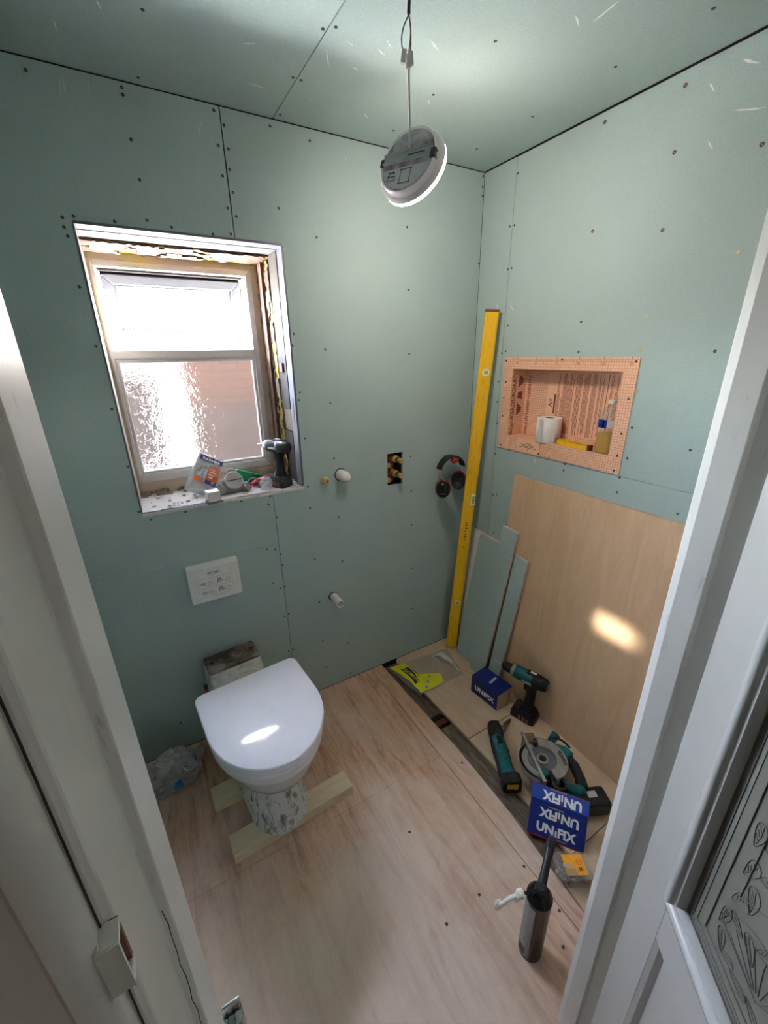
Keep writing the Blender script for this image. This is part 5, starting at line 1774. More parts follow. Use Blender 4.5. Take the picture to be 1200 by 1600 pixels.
def power_driver(name, label, loc, rotz, body_m, dark_m, chuck=True, bodylen=0.155, scale=1.0, za=0.200):
    t = thing(name, label, 'drill', loc, (0, 0, rotz))
    t.scale = (scale,) * 3
    # battery
    bm = B()
    loft(bm, [[(p[0], p[1], z) for p in rrect(w, d, 0.012, 4, 0.012, 0)] for w, d, z in ((0.108, 0.070, 0.0), (0.114, 0.076, 0.004), (0.114, 0.076, 0.030), (0.106, 0.070, 0.036), (0.100, 0.064, 0.052), (0.094, 0.060, 0.056))])
    bat = obj('battery', bm, M['black_plastic'], t, smooth=True, autosmooth=35)
    for sy in (-1, 1):
        bm = B()
        for k in range(3):
            box(bm, -0.02 + 0.018 * k, -0.010 + 0.018 * k, sy * 0.0378 - 0.0006, sy * 0.0378 + 0.0006, 0.006, 0.030)
        obj('battery_print', bm, M['battery_print'], bat)
    # handle
    hp = [(0.004, 0.052, 0.074, 0.056), (0.002, 0.066, 0.056, 0.046), (-0.002, 0.085, 0.044, 0.036), (-0.004, 0.115, 0.042, 0.035), (-0.004, 0.145, 0.044, 0.036), (-0.006, 0.165, 0.056, 0.040), (-0.004, 0.18, 0.07, 0.044)]
    lift = za - 0.200
    bm = B()
    loft(bm, [[(p[0], p[1], z + lift * min(1.0, (z - 0.052) / 0.09)) for p in rrect(w, d, min(w, d) * 0.42, 5, x, 0)] for x, z, w, d in hp])
    obj('handle', bm, M[dark_m], t, smooth=True, autosmooth=60)
    bm = B()
    box(bm, 0.016, 0.030, -0.010, 0.010, 0.130 + lift, 0.158 + lift)
    obj('trigger', bm, M['black_plastic'], t, bevel=0.004)
    # motor body along x
    R_ = Matrix.Translation((0, 0, za)) @ Matrix.Rotation(PI / 2, 4, 'Y')
    bm = B()
    xs = [(-0.072, 0.012), (-0.070, 0.020), (-0.060, 0.028), (-0.03, 0.0315), (0.02, 0.0315), (0.05, 0.031), (bodylen - 0.085, 0.030), (bodylen - 0.078, 0.028)]
    lathe(bm, [(r, x) for x, r in xs], 24, R_)
    obj('motor_housing', bm, M[body_m], t, smooth=True, autosmooth=60)
    bm = B()
    lathe(bm, [(0.0215, -0.0712), (0.0295, -0.060), (0.033, -0.03), (0.033, -0.01), (0.0315, -0.008)], 24, R_, cap=True)
    obj('rear_grip', bm, M[dark_m], t, smooth=True, autosmooth=60)
    bm = B()
    box(bm, -0.04, 0.025, -0.014, 0.014, 0.222 + lift, 0.2345 + lift)
    tp = obj('top_panel', bm, M['black_plastic'], t, bevel=0.004)
    bxo('gear_switch', -0.018, 0.008, -0.005, 0.005, 0.2345 + lift, 0.2375 + lift, M['white_plastic'], tp, bevel=0.001)
    x0 = bodylen - 0.08
    if chuck:
        bm = B()
        lathe(bm, [(0.027, x0), (0.029, x0 + 0.002), (0.029, x0 + 0.016), (0.026, x0 + 0.018)], 24, R_)
        obj('torque_collar', bm, M['dull_metal'], t, smooth=True, autosmooth=35)
        bm = B()
        lathe(bm, [(0.020, x0 + 0.018), (0.0225, x0 + 0.020), (0.022, x0 + 0.038), (0.0205, x0 + 0.039), (0.021, x0 + 0.041), (0.018, x0 + 0.058), (0.009, x0 + 0.070), (0.006, x0 + 0.072)], 20, R_)
        obj('chuck', bm, M['black_rubber'], t, smooth=True, autosmooth=35)
        bm = B()
        lathe(bm, [(0.0035, x0 + 0.07), (0.0035, x0 + 0.088), (0.005, x0 + 0.089), (0.005, x0 + 0.096), (0.0025, x0 + 0.098), (0.0025, x0 + 0.108), (0.0005, x0 + 0.112)], 10, R_)
        obj('driver_bit', bm, M['steel'], t, smooth=True, autosmooth=35)
    else:
        bm = B()
        lathe(bm, [(0.028, x0), (0.026, x0 + 0.012), (0.018, x0 + 0.028), (0.012, x0 + 0.032), (0.011, x0 + 0.044), (0.008, x0 + 0.046)], 24, R_)
        obj('nose', bm, M['dull_metal'], t, smooth=True, autosmooth=35)
        bm = B()
        lathe(bm, [(0.0035, x0 + 0.044), (0.0035, x0 + 0.072), (0.0015, x0 + 0.076)], 8, R_)
        obj('driver_bit', bm, M['steel'], t, smooth=True, autosmooth=35)
    for sy in (-1, 1):
        makita(t, basis((0.012, sy * 0.0317, za - 0.004), (-sy * -1 if sy < 0 else -1, 0, 0), (0, 0, 1)), 0.018)
    return t


power_driver('drill_driver', 'teal and black cordless drill standing on its battery by the leaning plywood', (-0.147, -0.672, 0.0003), math.radians(107), 'teal_dark', 'black_rubber', scale=1.02, za=0.226)

# ---- oscillating multi-tool lying beside the gap
mtool = thing('multi_tool', 'teal cordless oscillating multi-tool lying across the floor gap', 'power tool', (-0.415, -0.778, 0.0022), (0, 0, math.atan2(-0.262, -0.148)))
bm = B()
secs = [(-0.155, 0.040, 0.040, 0.040), (-0.150, 0.052, 0.056, 0.040), (-0.120, 0.060, 0.062, 0.039), (-0.085, 0.058, 0.058, 0.037), (-0.08, 0.052, 0.052, 0.036)]
loft(bm, [[(x, p[0], p[1]) for p in rrect(w, h, min(w, h) * 0.35, 4, 0, zc)] for x, w, h, zc in secs])
obj('gear_head', bm, M['black_rubber'], mtool, smooth=True, autosmooth=50)
bm = B()
secs = [(-0.083, 0.050, 0.052, 0.037), (-0.05, 0.052, 0.054, 0.036), (0.0, 0.048, 0.050, 0.034), (0.05, 0.046, 0.046, 0.033), (0.085, 0.056, 0.052, 0.033), (0.10, 0.066, 0.058, 0.035)]
loft(bm, [[(x, p[0], p[1]) for p in rrect(w, h, min(w, h) * 0.35, 4, 0, zc)] for x, w, h, zc in secs])
obj('body', bm, M['teal_dusty'], mtool, smooth=True, autosmooth=50)
for sy in (-1, 1):
    bm = B()
    tube(bm, [(-0.08, sy * 0.0245, 0.030), (-0.03, sy * 0.0262, 0.026), (0.03, sy * 0.0245, 0.022), (0.085, sy * 0.029, 0.024)], [0.008, 0.010, 0.009, 0.008], 8, flat=0.5)
    obj('side_grip', bm, M['black_rubber'], mtool, smooth=True)
bxo('power_switch', -0.07, -0.035, -0.011, 0.011, 0.060, 0.0665, M['black_plastic'], mtool, bevel=0.002)
bm = B()
loft(bm, [[(x, p[0], p[1]) for p in rrect(w, h, 0.016, 4, 0, zc)] for x, w, h, zc in ((0.098, 0.072, 0.062, 0.036), (0.105, 0.076, 0.068, 0.037), (0.135, 0.076, 0.068, 0.037), (0.142, 0.070, 0.062, 0.037))])
bh = obj('battery_holder', bm, M['black_rubber'], mtool, smooth=True, autosmooth=50)
bm = B()
box(bm, 0.1405, 0.1435, -0.022, 0.022, 0.030, 0.054)
box(bm, 0.1405, 0.1435, 0.008, 0.018, 0.025, 0.031)
obj('terminal_cover', bm, M['amber_plastic'], bh, bevel=0.0008, seg=1)
bm = B()
lathe(bm, [(0.014, -0.004), (0.015, 0.0), (0.015, 0.012), (0.010, 0.016), (0.006, 0.022), (0.0, 0.022)], 16, Matrix.Translation((-0.128, 0.030, 0.040)) @ Matrix.Rotation(-PI / 2, 4, 'X'))
obj('blade_clamp', bm, M['rust_metal'], mtool, smooth=True, autosmooth=35)
bm = B()
prism(bm, [(-0.013, 0.0), (0.013, 0.0), (0.011, 0.03), (0.004, 0.05), (-0.004, 0.055), (-0.010, 0.04)], 'z', 0, 0.0015, Matrix.Translation((-0.148, 0.050, 0.034)) @ Matrix.Rotation(0.7, 4, 'Z') @ Matrix.Rotation(0.9, 4, 'Y'))
obj('blade', bm, M['rust_metal'], mtool)

# ---- circular saw lying on its side
SU = Vector((-0.106, -0.222, 0)).normalized()       # along the base plate, towards the camera side
SV = Vector((0.222, -0.106, 0)).normalized()        # from the base plate to the handle
saw = thing('circular_saw', 'dusty grey and teal cordless circular saw lying on its side', 'power tool', (-0.372, -0.905, 0.001))
SWv = SU.cross(SV)
if SWv.z < 0:
    SU = -SU
    SWv = SU.cross(SV)
tiltm = Matrix(((SU.x, SV.x, 0), (SU.y, SV.y, 0), (0, 0, 1)))
saw.rotation_euler = tiltm.to_euler()
sg = 1 if SU.y < 0 else -1       # local +x*sg points to the camera side


def SX(x):
    return x * sg


# base plate: stands on edge beside the blade
bm = B()
for (x0, x1, y0, y1, z0, z1) in ((-0.125, 0.094, -0.004, 0.0, 0.012, 0.125), (-0.125, 0.094, -0.012, 0.0, 0.118, 0.127), (-0.125, 0.094, -0.012, 0.0, 0.010, 0.018)):
    a0, a1 = sorted((SX(x0), SX(x1)))
    box(bm, a0, a1, y0, y1, z0, z1)
obj('base_plate', bm, M['dull_metal'], saw, bevel=0.0008, seg=1)
a0, a1 = sorted((SX(-0.13), SX(-0.085)))
bxo('guide_bracket', a0, a1, -0.002, 0.045, 0.09, 0.112, M['rust_metal'], saw, bevel=0.003)
a0, a1 = sorted((SX(-0.10), SX(-0.075)))
bxo('guide_clamp', a0, a1, 0.03, 0.06, 0.085, 0.118, M['dark_metal'], saw, bevel=0.003)
HUB = Vector((SX(-0.005), 0.030, 0.0))


def halfdisc(name, r0, r1, a0, a1, z0, z1, m, n=28, bev=None):
    bm = B()
    arc = [math.radians(a0 + (a1 - a0) * k / n) for k in range(n + 1)]
    poly = [(HUB.x + r1 * math.cos(a), HUB.y + r1 * math.sin(a)) for a in arc]
    if r0 > 0:
        poly += [(HUB.x + r0 * math.cos(a), HUB.y + r0 * math.sin(a)) for a in arc[::-1]]
    prism(bm, poly, 'z', z0, z1)
    return obj(name, bm, M[m], saw, bevel=bev)


ug = halfdisc('upper_guard', 0.052, 0.094, 8, 172, 0.082, 0.124, 'dull_metal', bev=0.003)
halfdisc('guard_rim', 0.088, 0.096, 0, 180, 0.060, 0.10, 'dull_metal')
halfdisc('lower_guard', 0.0, 0.088, 185, 345, 0.102, 0.106, 'dull_metal')
halfdisc('lower_guard', 0.078, 0.090, 185, 345, 0.085, 0.106, 'dull_metal')
bm = B()
lathe(bm, [(0.0, 0.0), (0.083, 0.0), (0.083, 0.0018), (0.0, 0.0018)], 40, Matrix.Translation((HUB.x, HUB.y, 0.094)), cap=False)
obj('blade', bm, M['dark_metal'], saw)
halfdisc('blade_cover', 0.0, 0.056, 0, 360, 0.098, 0.112, 'grey_dark', bev=0.002)
bm = B()
lathe(bm, [(0.014, 0.112), (0.024, 0.112), (0.024, 0.117), (0.021, 0.119), (0.0155, 0.119), (0.014, 0.113), (0.0, 0.113)], 24, Matrix.Translation((HUB.x, HUB.y, 0)), cap=False)
obj('hub_ring', bm, M['dull_metal'], saw, smooth=True, autosmooth=30)
bm = B()
lathe(bm, [(0.0, 0.1135), (0.0135, 0.1135), (0.0135, 0.1145), (0.006, 0.1145), (0.006, 0.119), (0.0, 0.119)], 18, Matrix.Translation((HUB.x, HUB.y, 0)), cap=False)
obj('arbor_bolt', bm, M['black_plastic'], saw, smooth=True, autosmooth=30)
# lettering follows the guard
mk = basis((HUB.x + SX(0.012), HUB.y + 0.074, 0.1243), (-1, 0, 0), (0, -1, 0)) if sg > 0 else basis((HUB.x + SX(0.012), HUB.y + 0.074, 0.1243), (1, 0, 0), (0, 1, 0))
makita(ug, mk, 0.024, 'black_print')
# motor and body under the guard
bm = B()
lathe(bm, [(0.040, 0.0), (0.046, 0.004), (0.048, 0.06), (0.052, 0.082)], 28, Matrix.Translation((HUB.x + SX(0.01), HUB.y + 0.045, 0)))
obj('motor_housing', bm, M['teal_dusty'], saw, smooth=True, autosmooth=40)
bm = B()
tube(bm, [(SX(-0.06), 0.110, 0.075), (SX(-0.035), 0.145, 0.078), (SX(0.01), 0.158, 0.078), (SX(0.06), 0.155, 0.075), (SX(0.10), 0.145, 0.070)], [0.016, 0.021, 0.020, 0.020, 0.024], 12)
obj('rear_handle', bm, M['black_rubber'], saw, smooth=True)
bm = B()
tube(bm, [(SX(-0.075), 0.085, 0.078), (SX(-0.07), 0.115, 0.082), (SX(-0.045), 0.143, 0.088), (SX(-0.02), 0.154, 0.090)], [0.018, 0.021, 0.0235, 0.022], 12)
obj('handle_top', bm, M['teal'], saw, smooth=True)
bm = B()
tube(bm, [(SX(0.10), 0.145, 0.070), (SX(0.105), 0.115, 0.070), (SX(0.085), 0.085, 0.072), (SX(0.05), 0.07, 0.075)], [0.022, 0.022, 0.024, 0.026], 12)
obj('handle_bridge', bm, M['teal_dusty'], saw, smooth=True)
bm = B()
tube(bm, [(SX(-0.085), 0.105, 0.070), (SX(-0.115), 0.125, 0.078), (SX(-0.13), 0.150, 0.085)], [0.018, 0.016, 0.020], 10)
obj('front_grip', bm, M['teal_dusty'], saw, smooth=True)
bm = B()
tube(bm, bez((SX(-0.075), 0.080, 0.105), (SX(-0.11), 0.10, 0.12), (SX(-0.10), 0.15, 0.115), (SX(-0.06), 0.175, 0.09), 10), 0.0045, 8)
obj('lever', bm, M['black_plastic'], saw, smooth=True)
bm = B()
a0, a1 = sorted((SX(0.09), SX(0.165)))
box(bm, a0, a1, 0.105, 0.225, 0.012, 0.075)
obj('battery', bm, M['black_plastic'], saw, bevel=0.010, seg=3)
bm = B()
a0, a1 = sorted((SX(0.11), SX(0.135)))
box(bm, a0, a1, 0.15, 0.185, 0.0746, 0.0756)
obj('battery_label', bm, M['light_print'], saw)
bm = B()
lathe(bm, [(0.024, 0.060), (0.026, 0.062), (0.026, 0.112), (0.0225, 0.114), (0.017, 0.114), (0.017, 0.070), (0.0, 0.070)], 24, Matrix.Translation((SX(0.098), 0.050, 0)), cap=False)
obj('dust_port', bm, M['black_plastic'], saw, smooth=True, autosmooth=30)
a0, a1 = sorted((SX(0.045), SX(0.085)))
bxo('port_arm', a0, a1, 0.025, 0.075, 0.085, 0.118, M['black_rubber'], saw, bevel=0.006)
bm = B()
lathe(bm, [(0.013, 0.10), (0.017, 0.104), (0.017, 0.117), (0.012, 0.121), (0.0, 0.121)], 16, Matrix.Translation((SX(0.05), 0.012, 0)), cap=False)
obj('depth_knob', bm, M['teal_dusty'], saw, smooth=True, autosmooth=35)

# ---- can of expanding foam
can = thing('foam_can', 'black and silver can of expanding foam standing by the right jamb', 'can', (-0.780, -1.252, 0.0003), (0, 0, math.radians(0)))
CR = 0.0325
bm = B()
lathe(bm, [(0.0, 0.003), (0.026, 0.003), (CR - 0.001, 0.0), (CR, 0.003), (CR, 0.245), (CR + 0.0008, 0.248), (CR, 0.251), (CR - 0.001, 0.252)], 40, cap=False)
obj('body', bm, M['can_dark'], can, smooth=True, autosmooth=40)
bm = B()
lathe(bm, [(CR - 0.001, 0.252), (CR + 0.001, 0.2545), (CR - 0.003, 0.259), (0.024, 0.268), (0.016, 0.272), (0.0, 0.272)], 40, cap=False)
obj('dome', bm, M['black_gloss'], can, smooth=True, autosmooth=40)
a0c = math.degrees(math.atan2(CAM_POS.y + 1.252, CAM_POS.x + 0.78))     # side that faces the door


def wrap(name, a0, a1, z0, z1, m, r=CR + 0.0005):
    bm = B()
    ps = [(r * math.cos(math.radians(a0 + (a1 - a0) * k / 16)), r * math.sin(math.radians(a0 + (a1 - a0) * k / 16))) for k in range(17)]
    loft(bm, [[Vector((p[0], p[1], z0)) for p in ps], [Vector((p[0], p[1], z1)) for p in ps]], cap=False, closed=False)
    bmesh.ops.solidify(bm, geom=bm.faces[:], thickness=0.0004)
    return obj(name, bm, M[m], can, smooth=True)


lb = wrap('label', a0c - 95, a0c - 3, 0.012, 0.236, 'can_label')
wrap('label_stripe', a0c + 3, a0c + 7, 0.012, 0.240, 'maroon_print')
wrap('barcode', a0c - 60, a0c - 22, 0.018, 0.050, 'grey_print', CR + 0.0009)
bm = B()
for k in range(24):
    z = 0.075 + k * 0.0062
    a1 = a0c - 12 - 8 * random.random()
    ps = [(CR + 0.0009, math.radians(a)) for a in (a0c - 70, (a0c - 70 + a1) / 2 - 10, (a0c - 70 + a1) / 2 + 10, a1)]
    loft(bm, [[Vector((r * math.cos(a), r * math.sin(a), z)) for r, a in ps], [Vector((r * math.cos(a), r * math.sin(a), z + 0.0022)) for r, a in ps]], cap=False, closed=False)
tp = obj('label_text', bm, M['light_print'], can)
tag(tp, kind='stuff')
bm = B()
lathe(bm, [(0.014, 0.270), (0.016, 0.273), (0.016, 0.286), (0.010, 0.292), (0.0, 0.292)], 18, cap=False)
obj('valve_collar', bm, M['black_plastic'], can, smooth=True, autosmooth=35)
DR = Vector((0.87, 0.46, 0)).normalized()
bm = B()
tube(bm, [Vector((0, 0, 0.282)), DR * 0.03 + Vector((0, 0, 0.284)), DR * 0.075 + Vector((0, 0, 0.292)), DR * 0.115 + Vector((0, 0, 0.305))], [0.012, 0.011, 0.010, 0.013], 10, flat=0.7)
obj('trigger_lever', bm, M['black_plastic'], can, smooth=True)
bm = B()
box(bm, -0.016, 0.016, -0.010, 0.010, -0.014, 0.014, Matrix.Translation(DR * 0.118 + Vector((0, 0, 0.304))) @ Matrix.Rotation(0.5, 4, 'Z') @ Matrix.Rotation(-0.5, 4, 'Y'))
obj('trigger_pad', bm, M['black_plastic'], can, bevel=0.004)
NDv = Vector((-0.80, 0.30, 0)).normalized()
bm = B()
tube(bm, [Vector((0, 0, 0.284)), NDv * 0.03 + Vector((0, 0, 0.283)), NDv * 0.085 + Vector((0, 0, 0.277))], [0.006, 0.004, 0.0035], 8)
obj('nozzle_tube', bm, M['black_plastic'], can, smooth=True)
bm = B()
tube(bm, [NDv * 0.06 + Vector((0, 0, 0.279)), NDv * 0.085 + Vector((0, 0, 0.276)), NDv * 0.118 + Vector((0.0, -0.005, 0.262))], [0.0045, 0.0055, 0.005], 10)
obj('foam_strand', bm, M['foam_white'], can, smooth=True)
for (d, dz, r, sd) in ((0.060, 0.282, 0.012, 1.0), (0.068, 0.271, 0.009, 2.0), (0.118, 0.258, 0.010, 3.0), (0.122, 0.249, 0.008, 4.0)):
    bm = B()
    bmesh.ops.create_icosphere(bm, subdivisions=3, radius=r)
    for v in bm.verts:
        v.co *= 1 + 0.35 * noise.noise(v.co * 120 + Vector((sd * 5, 0, 0)))
        v.co += NDv * d + Vector((0, 0, dz))
    obj('foam_lump', bm, M['foam_white'], can, smooth=True)

# ---- clear tub of screws
tub = thing('screw_tub', 'clear plastic tub of screws with an orange label', 'tub', (-0.520, -1.196, -0.0018), (0, 0, math.radians(-30)))
bm = B()
for (a, b) in ((0.0, 0.002),):
    loft(bm, [[(p[0], p[1], z) for p in rrect(w, d, 0.010, 4)] for w, d, z in ((0.096, 0.064, 0.0), (0.100, 0.068, 0.003), (0.106, 0.074, 0.052))], cap=False)
    bm.faces.new([v for v in bm.verts[:24]][::-1])
obj('tub_shell', bm, M['clear_tub'], tub, smooth=True, autosmooth=40)
bm = B()
loft(bm, [[(p[0], p[1], z) for p in rrect(w, d, 0.011, 4)] for w, d, z in ((0.112, 0.080, 0.052), (0.112, 0.080, 0.056), (0.104, 0.072, 0.0585))])
lidt = obj('tub_lid', bm, M['clear_tub'], tub, smooth=True, autosmooth=40)
bxo('lid_label', -0.030, 0.036, -0.030, 0.030, 0.0586, 0.0590, M['amber_label'], lidt)
bxo('label_strip', -0.034, -0.006, -0.004, 0.004, 0.0591, 0.0594, M['light_print'], lidt)
bxo('label_panel', -0.029, 0.002, -0.029, -0.010, 0.0591, 0.0593, M['carton'], lidt)
bm = B()
ps = [Vector((0.020 + 0.0085 * math.cos(a), 0.008 + 0.0085 * math.sin(a), 0.0593)) for a in [k * PI / 10 for k in range(21)]]
tube(bm, ps, 0.0012, 5)
box(bm, 0.013, 0.027, 0.0068, 0.0092, 0.0592, 0.0598)
obj('label_roundel', bm, M['orange_label'], lidt)
obj('label_number', text_bm('30', 0.014, Matrix.Translation((0.018, -0.014, 0.0592)), offset=0.0005), M['black_print'], lidt)
bm = B()
random.seed(21)
for k in range(70):
    x, y, z = (random.random() - 0.5) * 0.080, (random.random() - 0.5) * 0.048, 0.005 + 0.036 * random.random()
    d = Vector((random.random() - 0.5, random.random() - 0.5, (random.random() - 0.5) * 0.5)).normalized() * 0.010
    c = Vector((x, y, z))
    tube(bm, [c - d, c + d], [0.0022, 0.0009], 5)
sb = obj('screws', bm, M['steel_dark'], tub)
tag(sb, kind='stuff')
# ---- dark pouch behind the tub
pouch = thing('tool_pouch', 'dark brown pouch with a wire clip half hidden by the right jamb', 'pouch', (-0.462, -1.292, -0.0015), (0, 0, 0.4))
bm = B()
loft(bm, [[(p[0], p[1], z) for p in rrect(w, d, 0.014, 4)] for w, d, z in ((0.07, 0.05, 0.0), (0.078, 0.056, 0.008), (0.074, 0.05, 0.035), (0.05, 0.03, 0.046))])
obj('pouch_body', bm, M['pouch'], pouch, smooth=True, autosmooth=50)
bm = B()
tube(bm, bez((-0.036, -0.02, 0.028), (-0.06, -0.02, 0.06), (-0.06, 0.005, 0.05), (-0.036, 0.0, 0.02), 12), 0.0015, 6)
obj('wire_clip', bm, M['steel'], pouch, smooth=True)

# ---- yellow printed adhesive bag in the corner
BG = Vector((-0.345, -0.180, 0.0))
bagy = thing('adhesive_bag', 'flat clear bag with lime yellow print lying in the far corner', 'bag', BG)
cor = [Vector((-0.545, -0.045, 0)) - BG, Vector((-0.500, -0.300, 0)) - BG, Vector((-0.215, -0.295, 0)) - BG, Vector((-0.160, -0.085, 0)) - BG]   # u0v0, u0v1, u1v1, u1v0


def bag_pt(u, v, lift=0.0):
    p = (cor[0] * (1 - u) + cor[3] * u) * (1 - v) + (cor[1] * (1 - u) + cor[2] * u) * v
    edge = min(u, 1 - u, v, 1 - v)
    puff = min(1.0, edge / 0.16)
    cr = max(0.0, (u - 0.58) / 0.42)
    h = 0.0025 + 0.011 * puff * (0.75 + 0.4 * noise.noise(Vector((u * 4, v * 4, 1.0))))
    h += 0.042 * cr * puff * (0.6 + 0.9 * abs(noise.noise(Vector((u * 7, v * 8, 4.0))))) * (1 if v < 0.75 else 0.6)
    return Vector((p.x + 0.006 * noise.noise(Vector((u * 5, v * 5, 9))), p.y + 0.006 * noise.noise(Vector((u * 5, v * 5, 19))), h + lift))


bm = B()
NU, NV = 46, 34
g = [[bm.verts.new(bag_pt(i / NU, j / NV)) for j in range(NV + 1)] for i in range(NU + 1)]
gl = [[bm.verts.new(Vector((*bag_pt(i / NU, j / NV).xy, 0.0008))) for j in range(NV + 1)] for i in range(NU + 1)]
for i in range(NU):
    for j in range(NV):
        bm.faces.new((g[i][j], g[i + 1][j], g[i + 1][j + 1], g[i][j + 1]))
        bm.faces.new((gl[i][j], gl[i][j + 1], gl[i + 1][j + 1], gl[i + 1][j]))
obj('bag_film', bm, M['clear_bag'], bagy, smooth=True, autosmooth=60, recalc=False)
# the print: an S shaped lime area
bm = B()
NP = 40


def band_v(u):
    # u runs from the wall end (0) to the wide end (1) of the print, returns v limits as bag u range
    return None


inner = []
vv = [k / NP for k in range(NP + 1)]
lo = [0.035 + 0.03 * math.sin(v * 3) for v in vv]
hi = []
for v in vv:
    s = max(0.0, min(1.0, (v - 0.45) / 0.28))
    s = s * s * (3 - 2 * s)
    hi.append(0.27 + (0.56 - 0.27) * s - 0.03 * math.sin(v * 6))
rows = []
for k, v in enumerate(vv):
    v_ = 0.02 + 0.95 * v
    rows.append([bm.verts.new(bag_pt(lo[k] + (hi[k] - lo[k]) * q / 10, v_, 0.0012)) for q in range(11)])
for a, b in zip(rows[:-1], rows[1:]):
    for q in range(10):
        bm.faces.new((a[q], b[q], b[q + 1], a[q + 1]))
lime = obj('lime_print', bm, M['lime'], bagy, smooth=True)


def bag_text(s, size, u, v, lift, off, m, nm, box_pad=None):
    # text x runs towards the wall (v decreasing), text y towards small u
    bm = text_bm(s, size, Matrix.Identity(4), extrude=0.0, offset=off)
    W, Hh = 0.25, 0.37
    for vt in bm.verts:
        x, y = vt.co.x, vt.co.y
        vt.co = bag_pt(u - y / Hh, v - x / W, lift)
    return obj(nm, bm, M[m], bagy, recalc=False)


bm = B()      # dark plate behind the name
rows = []
for k in range(13):
    v = 0.20 + 0.52 * k / 12
    rows.append([bm.verts.new(bag_pt(0.105 + 0.105 * q / 4 + 0.03 * math.sin(v * 5), v, 0.0018)) for q in range(5)])
for a, b in zip(rows[:-1], rows[1:]):
    for q in range(4):
        bm.faces.new((a[q], b[q], b[q + 1], a[q + 1]))
obj('name_plate', bm, M['black_print'], bagy)
bag_text('BROMOFIX', 0.0275, 0.178, 0.46, 0.0026, 0.0005, 'lime', 'brand_name')
bag_text('Easy glue &', 0.0135, 0.262, 0.46, 0.0020, 0.0003, 'black_print', 'brand_name')
for (u, v) in ((0.40, 0.68), (0.30, 0.80), (0.20, 0.90)):
    bm = B()
    c = bag_pt(u, v, 0.0022)
    ring_ = [bm.verts.new(bag_pt(u + 0.045 * math.cos(a), v + 0.055 * math.sin(a), 0.0022)) for a in [k * PI / 8 for k in range(16)]]
    cc = bm.verts.new(c)
    for k in range(16):
        bm.faces.new((cc, ring_[k], ring_[(k + 1) % 16]))
    pi_ = obj('pictogram', bm, M['pale_lime'], bagy)
    bm = B()
    box(bm, -0.006, 0.005, -0.002, 0.002, 0, 0.0006, Matrix.Translation(c + Vector((0, 0, 0.0006))) @ Matrix.Rotation(0.6, 4, 'Z'))
    box(bm, -0.002, 0.002, -0.004, 0.006, 0, 0.0006, Matrix.Translation(c + Vector((0, 0, 0.0006))) @ Matrix.Rotation(0.6, 4, 'Z'))
    obj('pictogram_mark', bm, M['grey_print'], pi_)
bm = B()
tube(bm, [bag_pt(0.70, 0.12, 0.004), bag_pt(0.80, 0.28, 0.010), bag_pt(0.86, 0.5, 0.008), bag_pt(0.9, 0.66, 0.004)], [0.006, 0.020, 0.016, 0.005], 8, flat=0.5)
obj('folded_top', bm, M['fold_film'], bagy, smooth=True)
for (p0, p1) in (((0.66, 0.12), (0.70, 0.42)), ((0.88, 0.95), (0.97, 0.55)), ((0.84, 0.62), (0.95, 0.92))):
    bm = B()
    tube(bm, [bag_pt(*p0, 0.006), bag_pt((p0[0] + p1[0]) / 2, (p0[1] + p1[1]) / 2, 0.010), bag_pt(*p1, 0.006)], 0.0026, 6)
    obj('crease', bm, M['fold_film'], bagy, smooth=True)

# ================================================================== things on the window sill
SZ = WZ0 + 0.0006
# ---- carded blister pack
bp = thing('blister_pack', 'clear blister pack with orange and blue label on the window sill', 'packet', (-1.318, 0.125, SZ + 0.004))
bp.rotation_euler = (math.radians(-22), math.radians(31), 0)
bm = B()
prism(bm, [(-0.052, 0.0), (0.050, 0.0), (0.052, 0.158), (-0.046, 0.165)], 'y', 0.0, 0.0015)
obj('backing_card', bm, M['paper_label'], bp)
for (nm, x0, x1, z0, z1, mm) in (('label_band', -0.042, 0.050, 0.138, 0.158, 'navy_label'), ('label_orange', 0.006, 0.050, 0.066, 0.124, 'orange_label'), ('label_orange', -0.040, 0.004, 0.048, 0.066, 'orange_label'),
                                 ('label_navy', 0.006, 0.050, 0.047, 0.065, 'navy_label'), ('label_photo', -0.040, 0.004, 0.068, 0.132, 'label_photo')):
    bxo(nm, x0, x1, -0.0148, -0.0142, z0, z1, M[mm], bp)
bm = B()
for k, (x0, x1) in enumerate(((-0.030, -0.022), (-0.019, -0.010), (-0.007, 0.002), (0.005, 0.011), (0.015, 0.027), (0.030, 0.038))):
    box(bm, x0, x1, -0.0153, -0.0148, 0.142, 0.152 - 0.002 * (k % 2))
tag(obj('label_lettering', bm, M['white_print'], bp), kind='stuff')
bm = B()
for k in range(4):
    box(bm, 0.012, 0.030 + 0.004 * (k % 3), -0.0153, -0.0148, 0.076 + 0.011 * k, 0.080 + 0.011 * k)
tag(obj('label_lines', bm, M['white_print'], bp), kind='stuff')
bm = B()
bmesh.ops.create_grid(bm, x_segments=22, y_segments=34, size=0.5)
for v in bm.verts:
    x, z = v.co.x * 0.112, (v.co.y + 0.5) * 0.17
    e = min(0.056 - abs(x), z, 0.17 - z) / 0.012
    e = max(0.0, min(1.0, e))
    h = (0.010 if z > 0.05 else 0.022) * e + 0.005 * noise.noise(Vector((x * 60, z * 60, 2))) * e
    v.co = Vector((x, -0.003 - h - 0.0008, z))
obj('clear_shell', bm, M['blister'], bp, smooth=True, autosmooth=40)

# ---- half-mask respirator
rs = thing('respirator', 'grey half-mask respirator with a ribbed filter lying on the window sill', 'respirator', (-1.190, 0.105, SZ), (0, 0, 0.15))
bm = B()
blob(bm, (0.055, 0.042, 0.038), 7.7, 0.10, 4, 1.4)
obj('face_piece', bm, M['grey_rubber'], rs, smooth=True)


